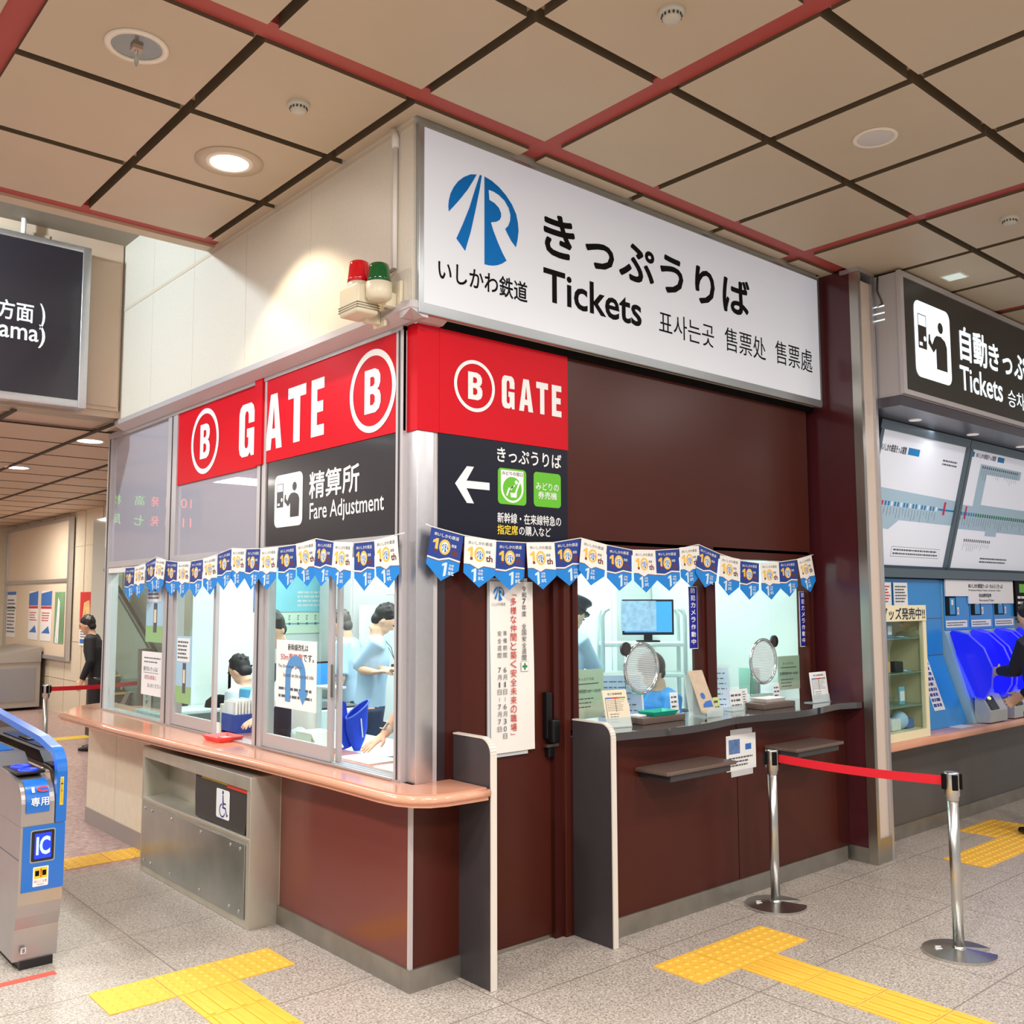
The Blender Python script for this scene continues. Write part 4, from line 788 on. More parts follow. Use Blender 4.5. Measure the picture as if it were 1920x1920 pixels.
for k, x in enumerate((4.38, 5.36, 6.33)):
    o = thing('soffit_lamp', 'small round lamp under the black ticket machine sign, %s' % ('nearest the pillar', 'second from the pillar', 'third from the pillar')[k], 'ceiling light', 'small lamps under the black sign', (x, -.30, 3.10))
    MB().lathe([(.045, 0), (.045, -.006), (.03, -.008), (0, -.008)], mat('lamp_pale', (235, 228, 222), .4, emit=.3), n=24).build('body', o)
# tilted fare boards
tb = Vector((0, -.155, 3.03)); bb = Vector((0, .09, 2.03)); vv = (tb-bb).normalized(); Hh = (tb-bb).length
def fare_board(label, x0, x1, first):
    t = thing('fare_board', label, 'fare board', 'tilted fare boards'); F = Fr((0, bb.y, bb.z), (1, 0, 0), vv)
    b = MB(); F.box(b, x0, 0, x1, Hh, BW, -.02, 0); b.build('board', t)
    b = MB(); F.box(b, x0-.045, -.08, x1+.045, -.0, BF, -.03, .012); F.box(b, x0-.045, Hh, x1+.045, Hh+.07, BF, -.03, .012); F.box(b, x0-.045, 0, x0, Hh, BF, -.03, .02); F.box(b, x1, 0, x1+.045, Hh, BF, -.03, .02); b.build('frame', t)
    b = MB(); LB = mat('map_pale_blue', (178, 208, 228), .5); MBu = mat('map_blue', (0, 130, 200), .5); MG = mat('map_green', (0, 120, 90), .5); MR = mat('map_red', (205, 40, 80), .5); W = x1-x0
    if first:
        F.poly(b, [(x0, .30), (x0+.26*W, .28), (x0+.36*W, .36), (x1, .36), (x1, .57), (x0, .60)], LB, .001)
        F.text(b, 'IRいしかわ鉄道きっぷ運賃', x0+.02, .87, x0+.30*W, .93, M_black, .001, bold=.02); F.quad(b, x0+.32*W, .875, x0+.45*W, .93, MBu, .001); lines(F, b, x0+.74*W, .84, x0+.93*W, .90, 2, M_ink, .001)
        for k in range(22): c = (MR, MBu, BW)[0 if k < 4 else (1 if k % 3 else 2)]; u = x0+.03*W+.035*k*W; F.quad(b, u, .465, u+.018*W, .50, c, .002); F.quad(b, u+.005, .455-random.uniform(.03, .10), u+.0085, .455, M_ink, .002)
        F.quad(b, x0+.80*W, .475, x1, .49, MBu, .0015); F.quad(b, x0+.86*W, .44, x0+.885*W, .55, MR, .0025)
        F.quad(b, x0+.34*W, .07, x0+.92*W, .15, M_ink, .001); F.quad(b, x0+.342*W, .073, x0+.918*W, .147, BW, .0015); lines(F, b, x0+.36*W, .08, x0+.9*W, .14, 2, M_ink, .002)
    else:
        F.poly(b, [(x0, .34), (x0+.30*W, .34), (x0+.30*W, .30), (x0+.42*W, .30), (x0+.42*W, .34), (x1, .34), (x1, .57), (x0+.20*W, .57), (x0+.20*W, .84), (x0+.56*W, .84), (x0+.56*W, .92), (x0+.12*W, .92), (x0+.12*W, .55), (x0, .55)], LB, .001)
        F.text(b, 'IRいしかわ鉄道きっぷ運賃', x0+.06*W, .965, x0+.26*W, 1.01, M_black, .001, bold=.02); F.quad(b, x0+.02*W, .965, x0+.04*W, 1.01, MBu, .001); F.quad(b, x0+.28*W, .965, x0+.35*W, 1.01, MBu, .001)
        for k in range(40): c = MBu if k < 6 else MG; u = x0+.02*W+.024*k*W; F.quad(b, u, .46, u+.014*W, .49, c, .002); F.quad(b, u+.005, .45-random.uniform(.03, .10), u+.0085, .45, M_ink, .002)
        for k in range(18): u = x0+.14*W+.022*k*W; F.quad(b, u, .885, u+.012*W, .905, M_ink, .002); F.quad(b, u+.005, .875-random.uniform(.03, .10), u+.0085, .875, M_ink, .002)
        for k in range(14): u = x0+.10*W+.02*k*W; F.quad(b, u, .235, u+.01*W, .26, M_ink, .002); F.quad(b, u+.004, .225-random.uniform(.03, .08), u+.0075, .225, M_ink, .002)
        F.quad(b, x0+.055*W, .43, x0+.07*W, .54, MR, .0025); lines(F, b, x0+.3*W, .05, x0+.6*W, .11, 2, M_ink, .002)
    b.build('route_map', t, flat=1)
fare_board('tilted white fare board with pale blue route band next to the steel pillar', 4.16, 5.56, True)
fare_board('tilted white fare board with branching route map over the ticket machines', 5.66, 7.6, False)
struct(MB().box((3.77, .0, 1.93), (9.5, .12, 2.0), BF).box((3.77, -.15, 3.085), (9.5, .0, 3.1), M_darkg).build('trim_40'))
# blue cladding and machines
t = thing('blue_end_cabinet', 'bright blue slanted end cabinet with notice strip beside the first ticket machine', 'cabinet')
prof = [(.10, .752), (.10, 1.92), (.06, 1.92), (.06, 1.30), (-.12, .752)]
MB().prism(prof, 0, 4.54, 5.44, SB).box((3.80, .06, 1.73), (4.54, .10, 1.92), SB).box((3.80, .07, .752), (4.54, .10, 1.73), SB).build('body', t)
Fs = Fr((0, .06, 1.30), (1, 0, 0), Vector((0, .18, .548)).normalized()); b = MB(); Fs.box(b, 4.96, -.44, 5.14, -.02, M_wh, .001, .003); lines(Fs, b, 4.97, -.42, 5.13, -.04, 9, mat('notice_blue', (60, 80, 150), .5), .004, fill=.6); b.build('notice', t, flat=1)
b = MB(); b.box((4.54, .057, 1.30), (5.44, .06, 1.304), M_ink).box((4.54, .057, 1.6), (5.44, .06, 1.604), M_ink); b.build('joints', t)
def machine(label, x0, x1, n):
    t = thing('ticket_machine', label, 'ticket machine', 'ticket machines')
    MB().prism([(.10, .752), (.10, 1.92), (.055, 1.92), (.055, 1.50), (.03, 1.45), (-.16, .752)], 0, x0, x1, SL).build('body', t)
    b = MB(); b.box((x0+.005, .045, 1.50), (x1-.005, .055, 1.915), SB); b.build('top_panel', t)
    F = FR(.044); b = MB(); F.quad(b, x0+.02, 1.62, x0+.22, 1.78, M_black, .001); F.quad(b, x0+.10, 1.63, x0+.20, 1.77, mat('panel_blue', (60, 150, 210), .5), .002); F.quad(b, x0+.235, 1.63, x0+.27, 1.69, M_wh, .002); F.text(b, 'IC', x0+.24, 1.645, x0+.265, 1.675, mat('map_red', (205, 40, 80), .5), .003)
    F.quad(b, x0+.13, 1.71, x0+.165, 1.755, M_wh, .003); F.quad(b, x0+.02, 1.52, x1-.04, 1.58, M_wh, .001); lines(F, b, x0+.04, 1.53, x1-.06, 1.57, 2, M_ink, .002, seed=n); b.build('labels', t, flat=1)
    # curved blue privacy hood
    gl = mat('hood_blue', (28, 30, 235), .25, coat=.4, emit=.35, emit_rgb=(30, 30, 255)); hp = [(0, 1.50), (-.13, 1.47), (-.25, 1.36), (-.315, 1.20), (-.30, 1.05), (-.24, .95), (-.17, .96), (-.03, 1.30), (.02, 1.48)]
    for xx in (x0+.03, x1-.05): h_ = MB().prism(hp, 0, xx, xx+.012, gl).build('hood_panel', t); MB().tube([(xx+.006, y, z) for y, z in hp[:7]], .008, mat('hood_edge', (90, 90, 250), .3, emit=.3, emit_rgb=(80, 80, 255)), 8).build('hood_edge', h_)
    b = MB().prism([(-.02, 1.32), (-.17, .99), (-.13, .95), (.02, 1.28)], 0, x0+.06, x1-.07, mat('screen_blue', (60, 70, 250), .2, emit=.7, emit_rgb=(60, 80, 255))); b.build('screen', t)
    MB().prism([(-.14, .752), (-.26, .76), (-.265, .85), (-.20, .97), (-.15, .98)], 0, x0+.06, x1-.06, mat('machine_silver', (196, 200, 202), .3, .4)).build('coin_unit', t)
    MB().prism([(-.205, .955), (-.262, .86), (-.27, .865), (-.21, .965)], 0, x0+.10, x0+.24, GK).build('coin_slot', t); F = Fr((0, -.232, .91), (1, 0, 0), (0, .06, .1)); b = MB(); F.disc(b, x0+.16, .04, .03, mat('lamp_green', (190, 255, 120), .4, emit=1.6), .012, 20, .014); b.build('lamp', t, flat=1)
    return t
machine('blue and silver ticket machine next to the blue slanted cabinet', 5.46, 5.92, 1); machine('blue and silver ticket machine, second from the blue slanted cabinet', 5.94, 6.40, 2); machine('blue and silver ticket machine behind the customer', 6.42, 6.88, 3)
t = thing('machine_notice_board', 'white Non-reserved Tickets board above the first two ticket machines', 'sign')
MB().box((5.47, .028, 1.785), (6.83, .040, 1.925), M_wh).box((5.90, .028, 1.72), (6.83, .040, 1.7849), M_wh).build('board', t)
F = FR(.027); b = MB(); F.text(b, 'IRいしかわ鉄道きっぷ・れんらくきっぷ', 5.90, 1.855, 6.60, 1.895, M_black, bold=.02); F.text(b, 'IR Ishikawa Railway Tickets, Connection Tickets', 5.90, 1.825, 6.55, 1.845, M_black); F.text(b, '自由席特急券', 6.10, 1.775, 6.35, 1.81, M_black, bold=.02); F.text(b, 'Non-reserved Tickets', 6.10, 1.74, 6.40, 1.76, M_black); b.build('lettering', t, flat=1)
t = thing('machine_side_sign', 'black and green sign at the end of the white machine board', 'sign'); MB().box((6.86, .02, 1.6), (7.6, .043, 1.93), M_black).build('board', t); b = MB(); F = FR(.0195); F.quad(b, 6.95, 1.82, 7.3, 1.9, G); lines(F, b, 6.9, 1.65, 7.5, 1.80, 3, M_wh); b.build('lettering', t, flat=1)
for k, x in enumerate((4.36, 4.62)):
    b = MB(); F = FR(.05); F.box(b, x, 1.71, x+.22, 1.89, M_wh, 0, .006); lines(F, b, x+.02, 1.73, x+.2, 1.87, 6, M_ink if k else PR, .008); tag(b.build('leaflet'), 'white leaflet with %s print on the blue panel above the showcase' % ('grey' if k else 'red'), 'leaflet', 'leaflets above the showcase')
# showcase
t = thing('goods_showcase', 'cream framed glass showcase of station goods standing on the ledge by the pillar', 'showcase')
CF = mat('showcase_cream', (240, 228, 190), .45); x0, x1, y0, y1, z0, z1 = 3.86, 4.50, -.26, .04, .752, 1.71
b = MB().box((x0, y0, z0), (x1, y1, z0+.06), CF).box((x0, y0, z1-.05), (x1, y1, z1), CF).box((x1-.05, y0, z0+.06), (x1, y0+.03, z1-.05), CF).box((x0, y0, z0+.06), (x0+.04, y0+.03, z1-.05), CF).box((x1-.015, y0+.03, z0+.06), (x1-.001, y1-.02, z1-.05), mat('showcase_back', (214, 200, 164), .5)).box((x0, y1-.02, z0+.06), (x1, y1, z1-.05), mat('showcase_back', (196, 182, 148), .5)); b.build('frame', t)
b = MB()
for z in (.98, 1.22, 1.47): b.box((x0+.03, y0+.03, z), (x1-.016, y1-.021, z+.006), mat('shelf_glass', (150, 190, 180), .1, alpha=.6))
b.build('shelf', t); MB().box((x0+.04, y0+.006, z0+.06), (x1-.05, y0+.010, z1-.05), M_glass).build('pane', t)
F = FR(y0-.002); b = MB(); F.box(b, x0-.02, z1-.11, x1-.01, z1+.005, CF, 0, .006); F.text(b, 'グッズ発売中!!', x0-.04, z1-.10, x1-.03, z1-.012, mat('sign_navy', (30, 44, 66), .5), .007, bold=.03); b.build('sign_strip', t, flat=1)
def goods(label, cat, x, y, z, sz, rgb, shape):
    m = mat('goods_%d_%d_%d' % rgb, rgb, .5, noise=.08, scale=30); b = MB()
    if shape == 'box': b.box((x-sz, y-sz*.6, z), (x+sz, y+sz*.6, z+sz*1.3), m, sz*.12)
    elif shape == 'ball': b.ball((x, y, z+sz), sz, m)
    elif shape == 'flat': b.lathe([(0, .006), (sz*.85, .006), (sz, .002), (sz, 0), (0, 0)], m, (x, y, z), 24); b.lathe([(0, .008), (sz*.5, .008), (sz*.5, .006)], M_wh, (x, y, z), 20)
    else: b.box((x-sz*.6, y-.006, z), (x+sz*.6, y+.006, z+sz*2), m, .003); b.box((x-sz*.5, y-.0075, z+sz*.4), (x+sz*.5, y-.006, z+sz*1.5), M_wh)
    tag(b.build('souvenir'), label, cat, 'goods in the glass showcase')
GD_ = [(4.0, 1.478, .05, (70, 120, 190), 'flat', 'blue round badge on the top glass shelf, nearest the pillar'), (4.15, 1.478, .045, (60, 130, 190), 'card', 'upright blue card on the top glass shelf'), (4.30, 1.478, .05, (90, 160, 210), 'flat', 'pale blue round badge on the top glass shelf'), (4.02, 1.228, .05, (216, 160, 96), 'box', 'tan box on the middle glass shelf'), (4.22, 1.228, .045, (40, 40, 44), 'box', 'black box on the middle glass shelf'), (4.34, 1.228, .045, (110, 170, 210), 'flat', 'light blue badge on the middle glass shelf'), (3.99, .988, .05, (60, 120, 190), 'ball', 'blue ball on the lowest glass shelf'), (4.3, .988, .05, (120, 180, 205), 'card', 'pale blue card on the lowest glass shelf'), (4.02, .815, .06, (40, 50, 110), 'card', 'dark blue pouch on the showcase floor'), (4.14, .815, .05, (226, 228, 230), 'box', 'white box on the showcase floor'), (4.25, .815, .05, (170, 200, 230), 'ball', 'white and blue ball on the showcase floor'), (4.36, .815, .04, (90, 110, 180), 'box', 'blue box on the showcase floor')]
for x, z, sz, rgb, sh, lab in GD_: goods(lab, 'souvenir', x-.02, -.16, z, sz*1.3, rgb, sh)
b = MB().box((5.1, -.22, .751), (5.32, -.12, .7525), M_wh); tag(b.build('paper_sheet'), 'white paper sheet lying on the pink ledge before the blue cabinet', 'paper')
# lights inside this bay
area('bay_lamp', (4.9, -.32, 3.09), .08, 7, (.92, .96, 1), sy=2.6)
# ================================================================ THINGS ON AND AROUND THE COUNTERS
# ticket-window stickers
for k, (x, z) in enumerate(((2.145, 1.455), (3.37, 1.43))):
    b = MB(); F = FR(.093); F.box(b, x, z, x+.088, z+.385, M_wh, 0, .0015); F.quad(b, x+.004, z+.004, x+.084, z+.381, mat('sticker_blue', (24, 30, 150), .5), .002)
    for i, c in enumerate('防犯カメラ作動中'): F.text(b, c, x+.022, z+.343-.045*i, x+.066, z+.376-.045*i, M_wh, .0026, bold=.03)
    tag(b.build('camera_sticker'), 'blue vertical security camera sticker on the glass beside %s' % ('the middle post' if k == 0 else 'the frame near the pillar'), 'sticker', 'security camera stickers')
# speaking discs with round mirror
def speak(label, x, z, mx, mz):
    t = thing('speaking_disc', label, 'speak-through panel', 'speak-through panels'); ch = mat('chrome', (220, 220, 222), .12, 1); R = .143; cs = [(x+R*math.cos(a), .078, z+R*math.sin(a)) for a in [2*PI*k/48 for k in range(49)]]
    MB().tube(cs, .0105, ch, 10, cap=False).build('rim', t); F = FR(.080); b = MB(); F.disc(b, x, z, R-.005, mat('perforated_disc', (190, 200, 206), .3, .3, alpha=.55)); b.build('disc', t); b = MB()
    for i in range(-11, 12):
        for j in range(-11, 12):
            u, v = i*.0115+(.0057 if j % 2 else 0), j*.0105
            if u*u+v*v < .0155: F.disc(b, x+u, z+v, .0036, M_wh, .001, 6)
    b.build('perforations', t, flat=1)
    q = MB().cyl((mx, .085, mz), .040, .014, M_darkg, 28, axis=(0, -1, 0)).cyl((mx, .0705, mz), .034, .003, mat('dark_lens', (30, 24, 22), .08, coat=1), 28, axis=(0, -1, 0)); q.build('suction_cup', t)
    MB().tube([(x-.13, .085, z-.06), (x-.135, .09, z-.2), (x-.13, .095, 1.13)], .0025, M_darkg, 6).build('cord', t)
speak('chrome-rimmed perforated speaking disc with black suction cup at the clerk window by the door', 1.686, 1.36, 1.551, 1.476); speak('chrome-rimmed perforated speaking disc on the window nearest the pillar', 2.90, 1.35, 3.03, 1.478)
CT = 1.066
def slab_tray(label, x0, x1, y0, y1):
    t = thing('counter_block', label, 'counter block', 'brown blocks on the ticket counter'); MB().box((x0, y0, CT), (x1, y1, CT+.035), M_brown, .002).build('block', t); return t
slab_tray('brown stone block carrying the green coin tray', 1.50, 1.87, -.09, .07); slab_tray('brown stone block carrying the white coin tray', 2.62, 2.97, -.11, .07)
def tray(name, label, x, y, z, w, d, m, rz=0, h=.024, cat='coin tray'):
    b = MB(); a = [(-w/2, -d/2), (w/2, -d/2), (w/2, d/2), (-w/2, d/2)]; i = [(p*.84, q*.78) for p, q in a]; j = [(p*.80, q*.74) for p, q in a]; k = [(p*.96, q*.94) for p, q in a]
    vs = [(p, q, h) for p, q in a]+[(p, q, 0) for p, q in i]+[(p, q, .003) for p, q in j]+[(p, q, h) for p, q in k]
    fs = [(4, 7, 6, 5), (8, 9, 10, 11)]
    for s_ in range(4): n = (s_+1) % 4; fs += [(s_, n, 4+n, 4+s_), (12+s_, 8+s_, 8+n, 12+n), (s_, 12+s_, 12+n, n)]
    b.add(vs, fs, m); o = b.build(name); o.location = (x, y, z); o.rotation_euler = (0, 0, rz); return tag(o, label, cat)
tray('coin_tray', 'emerald green coin tray at the clerk window by the door', 1.71, -.02, CT+.036, .22, .13, mat('tray_green', (0, 178, 150), .35)); tray('coin_tray', 'white coin tray at the window nearest the pillar', 2.80, -.02, CT+.036, .22, .13, M_white)
tray('coin_tray', 'red plastic coin tray on the pink counter', .015, 2.03, .901, .24, .17, mat('tray_red', (240, 62, 58), .35), math.radians(90), .03)
tag(MB().box((1.53, -.03, CT+.036), (1.60, .04, CT+.044), M_wh).build('note_pad'), 'small white note pad beside the green coin tray', 'note pad')
def easel(name, label, cat, x, y, w, h, face, lean=.18, yaw=0, draw=None, z=CT, group=None):
    t = thing(name, label, cat, group, (x, y, z), yaw); b = MB(); F = Fr((0, 0, .004), (1, 0, 0), (0, lean, 1)); F.box(b, -w/2, 0, w/2, h, face, -.004, 0); b.build('card', t); b = MB(); b.box((-w/2, -.01, 0), (w/2, .07, .004), mat('clear_acrylic', (225, 238, 238), .1, alpha=.5)); F.box(b, -w/2-.003, 0, w/2+.003, h*.25, mat('clear_acrylic', (0, 0, 0)), .001, .003); b.build('stand', t)
    b = MB(); draw and draw(F, b, w, h); 
    if b.f: b.build('print', t, flat=1)
    return t
def d_table(F, b, w, h):
    F.text(b, '窓口営業時間', -.3*w, .86*h, .3*w, .92*h, M_black)
    for k, c in enumerate((PB, PR, PG)): F.quad(b, -.42*w+.28*w*k, .76*h, -.14*w+.28*w*k, .80*h, c, .001)
    F.quad(b, -.42*w, .10*h, -.40*w, .76*h, M_ink, .001); F.quad(b, -.02*w, .4*h, .0*w, .76*h, M_ink, .001); lines(F, b, -.36*w, .42*h, .40*w, .74*h, 7, M_ink, .001, fill=.25); lines(F, b, -.3*w, .1*h, .1*w, .38*h, 4, M_ink, .001, fill=.25)
def d_txt(n): return lambda F, b, w, h: lines(F, b, -.42*w, .12*h, .42*w, .9*h, n, M_ink, .001, fill=.4, seed=n)
def d_hours(F, b, w, h): F.quad(b, -.4*w, .70*h, .35*w, .72*h, M_ink, .001); F.text(b, '営業時間7:00〜20:00', -.45*w, .52*h, .42*w, .60*h, M_ink, .001, bold=.01); F.text(b, 'きっぷうりば', -.3*w, .78*h, .2*w, .84*h, M_ink, .001); lines(F, b, -.4*w, .2*h, .2*w, .45*h, 3, M_ink, .001, fill=.25)
CR = mat('cream_card', (232, 216, 188), .5)
easel('information_card', 'cream information card leaning in a clear stand by the dark partition', 'information card', 1.33, -.07, .16, .20, CR, .25, math.radians(-12), d_table)
easel('information_card', 'small white printed card in acrylic stand beside the leaning cream card', 'information card', 1.455, .0, .10, .11, M_wh, .15, 0, d_txt(6))
easel('information_card', 'large white information card on the counter end nearest the pillar', 'information card', 3.30, -.10, .20, .20, M_wh, .12, 0, d_table)
easel('information_card', 'small white card with large type on the counter below the middle post', 'information card', 2.47, -.02, .13, .12, M_wh, .12, 0, d_txt(3)); easel('information_card', 'small white card with fine print next to the large-type card', 'information card', 2.60, .03, .13, .12, M_wh, .12, 0, d_txt(6))
easel('information_card', 'tiny upright card standing behind the green coin tray', 'information card', 1.93, .03, .07, .14, M_wh, .1, 0, d_txt(4)); easel('information_card', 'tiny upright card standing behind the white coin tray', 'information card', 3.00, .04, .07, .13, M_wh, .1, 0, d_txt(4))
easel('information_card', 'small yellow-green card at the foot of the middle post', 'information card', 2.29, .0, .06, .09, mat('card_lime', (216, 230, 150), .5), .1, 0, d_txt(2))
t = thing('leaflet_holder', 'clear leaflet holder with curling tan leaflets and a blue train on the ticket counter', 'leaflet holder', loc=(2.10, -.06, CT))
b = MB(); b.prism([(.075, .26), (.08, .265), (-.02, .04), (-.06, .03), (-.065, .025), (-.02, .028)], 0, -.07, .07, mat('leaflet_tan', (206, 184, 160), .5, noise=.08, scale=30)); b.build('leaflet', t)
b = MB(); b.prism([(-.07, 0), (-.07, .055), (-.066, .055), (-.064, .006), (.06, .006), (.10, .24), (.104, .24), (.066, 0)], 0, -.075, .075, mat('clear_acrylic', ())if 0 else MC['clear_acrylic']); b.build('holder', t)
F = Fr((0, -.018, .045), (1, 0, 0), (0, .1, .22)); b = MB(); F.poly(b, [(-.04, .01), (.05, .01), (.05, .05), (.0, .045), (-.03, .03)], PB, .003); F.disc(b, -.01, .08, .02, PB, .003, 20); b.build('train_picture', t, flat=1)
# banner on the door
t = thing('cloth_banner', 'long white hanging banner with red vertical slogan on the maroon door', 'banner'); N = 16; b = MB(); vs = []; x0, x1, za, zb = .535, .832, 1.852, .985
for i in range(N+1):
    z = za+(zb-za)*i/N
    for j in range(7): vs.append((x0+(x1-x0)*j/6+.012*(i/N), .078+.0015*math.sin(j*1.1+i*.5), z))
b.add(vs, [(i*7+j, i*7+j+1, (i+1)*7+j+1, (i+1)*7+j) for i in range(N) for j in range(6)], mat('banner_white', (236, 232, 226), .6), True); b.build('cloth', t)
MB().box((.53, .0855, .965), (.80, .0935, 1.87), mat('backing_board', (196, 200, 204), .5)).build('backing', t)
F = FR(.074); b = MB(); ir_logo(F, b, .558, 1.755, .072, M_blue); b.build('logo', t, flat=1); b = MB(); F.text(b, 'いしかわ鉄道', .548, 1.728, .638, 1.745, M_ink)
def vtext(F, b, s_, u, v, w_, h_, m, d=.001, pitch=None, bold=0):
    for i, c in enumerate(s_):
        if c == ' ': continue
        y = v-i*(pitch or h_*1.12)
        if c == '〜': F.quad(b, u+w_*.45, y-h_*.9, u+w_*.55, y-.1*h_, m, d); continue
        if c == '「': F.poly(b, [(u+w_*.3, y-h_*.75), (u+w_, y-h_*.75), (u+w_, y-h_), (u+w_*.93, y-h_), (u+w_*.93, y-h_*.82), (u+w_*.3, y-h_*.82)], m, d); continue
        if c == '」': F.poly(b, [(u, y), (u+w_*.07, y), (u+w_*.07, y-h_*.2), (u+w_*.7, y-h_*.2), (u+w_*.7, y-h_*.27), (u, y-h_*.27)], m, d); continue
        e = .32*w_ if c == '1' else (.12*w_ if c in '7630' else 0); F.text(b, c, u+e, y-h_, u+w_-e, y, m, d, bold=bold)
RD = mat('banner_red', (196, 70, 60), .6)
vtext(F, b, '「多様な仲間と築く安全未来の職場」', .672, 1.815, .042, .040, RD, pitch=.0458, bold=.012); vtext(F, b, '令和7年度 全国安全週間', .752, 1.83, .030, .028, M_black, pitch=.0325); vtext(F, b, '準備期間 6月1日〜6月30日', .622, 1.60, .026, .026, M_ink, pitch=.037); vtext(F, b, '安全週間 7月1日〜7月7日', .585, 1.60, .026, .026, M_ink, pitch=.037)
b.build('lettering', t, flat=1); b = MB(); F.quad(b, .745, 1.388, .795, 1.438, M_ink, .0005); F.quad(b, .746, 1.389, .794, 1.437, M_wh, .001); GC = mat('cross_green', (60, 130, 70), .5); F.quad(b, .753, 1.407, .787, 1.419, GC, .0015); F.quad(b, .764, 1.396, .776, 1.430, GC, .0016); b.build('safety_cross', t, flat=1)
# taped papers on counter front
t = thing('taped_notice', 'white notice with blue picture taped to the maroon counter front', 'notice'); F = FR(-.1315); b = MB(); F.box(b, 2.235, .70, 2.455, .978, mat('paper_grey', (206, 206, 210), .6), 0, .001); F.box(b, 2.19, .735, 2.488, .945, M_wh, .001, .002); b.build('paper', t); b = MB(); F.quad(b, 2.215, .835, 2.325, .92, mat('photo_blue', (90, 120, 170), .5, noise=.3, scale=40), .003); F.quad(b, 2.38, .85, 2.44, .885, PB, .003); lines(F, b, 2.21, .755, 2.46, .82, 3, M_ink, .003); b.build('print', t, flat=1)
# hand-written notices on the gate-side panes
def pane_notice(name, label, y1, z0, y0, z1, style, x=.045):
    F = FL(x); b = MB(); u0, u1 = -y1, -y0; F.box(b, u0, z0, u1, z1, M_wh if style != 'pic' else mat('poster_sky', (170, 205, 225), .5), 0, .002); W, H = u1-u0, z1-z0
    if style == 'uturn':
        F.text(b, '新幹線改札は', u0+.3*W, z1-.15*H, u1-.2*W, z1-.05*H, M_black, .003, bold=.01); F.text(b, '50m東口側', u0+.12*W, z1-.30*H, u0+.66*W, z1-.19*H, RD, .003, bold=.01); F.text(b, 'です。', u0+.68*W, z1-.30*H, u1-.06*W, z1-.19*H, M_black, .003, bold=.01)
        F.text(b, 'The Shinkansen gate is', u0+.06*W, z1-.42*H, u0+.65*W, z1-.36*H, M_ink, .004); F.text(b, 'located on the east exit side.', u0+.2*W, z1-.54*H, u1-.05*W, z1-.48*H, M_ink, .004); lines(F, b, u0+.08*W, z0+.12*H, u1-.08*W, z0+.34*H, 2, M_ink, .003, fill=.35)
        BA = mat('arrow_blue', (90, 150, 205), .5); cx, cy, R = u0+.5*W, z1-.52*H, .20*W; F.ring(b, cx, cy, R*.62, R*1.25, BA, .0035, 32, 0, 16); F.quad(b, cx-R*1.25, z0+.1*H, cx-R*.62, cy, BA, .0035); F.quad(b, cx+R*.62, z0+.25*H, cx+R*1.25, cy, BA, .0035); F.poly(b, [(cx+R*.3, z0+.26*H), (cx+R*1.55, z0+.26*H), (cx+R*.93, z0+.08*H)], BA, .0036)
    elif style == 'pic': F.quad(b, u0+.05*W, z1-.38*H, u1-.12*W, z1-.03*H, M_wh, .003); lines(F, b, u0+.1*W, z1-.35*H, u1-.2*W, z1-.06*H, 5, M_ink, .004); F.quad(b, u0, z0, u1, z0+.25*H, mat('poster_grass', (150, 190, 130), .5), .003); F.quad(b, u0+.45*W, z0+.15*H, u0+.65*W, z1-.4*H, M_ink, .0035); F.quad(b, u0+.48*W, z0+.3*H, u0+.62*W, z1-.5*H, CR, .004)
    else: F.text(b, '裏が白いきっぷは', u0+.1*W, z1-.45*H, u1-.25*W, z1-.34*H, M_ink, .003); F.text(b, 'お入れください。', u0+.3*W, z0+.18*H, u1-.06*W, z0+.28*H, M_ink, .003); F.quad(b, u0+.1*W, z1-.49*H, u1-.2*W, z1-.48*H, M_ink, .003); lines(F, b, u0+.12*W, z1-.28*H, u1-.1*W, z1-.1*H, 2, M_ink, .003, fill=.3); F.text(b, '切符は係員に', u0+.15*W, z0+.36*H, u1-.3*W, z0+.46*H, RD, .003)
    return tag(b.build(name), label, 'notice')
pane_notice('window_notice', 'white notice with blue U-turn arrow and red text on the sliding pane', 1.405, 1.155, .945, 1.535, 'uturn')
pane_notice('window_notice', 'hand-written white notice at the bottom of the end pane', 3.56, 1.075, 3.14, 1.39, 'hand', .066); pane_notice('window_poster', 'tall sky blue poster with white slip at the top of the end pane', 3.50, 1.46, 3.17, 1.935, 'pic', .066); pane_notice('window_poster', 'sky blue poster with white slip low on the first sliding pane', 2.86, 1.07, 2.60, 1.52, 'pic')
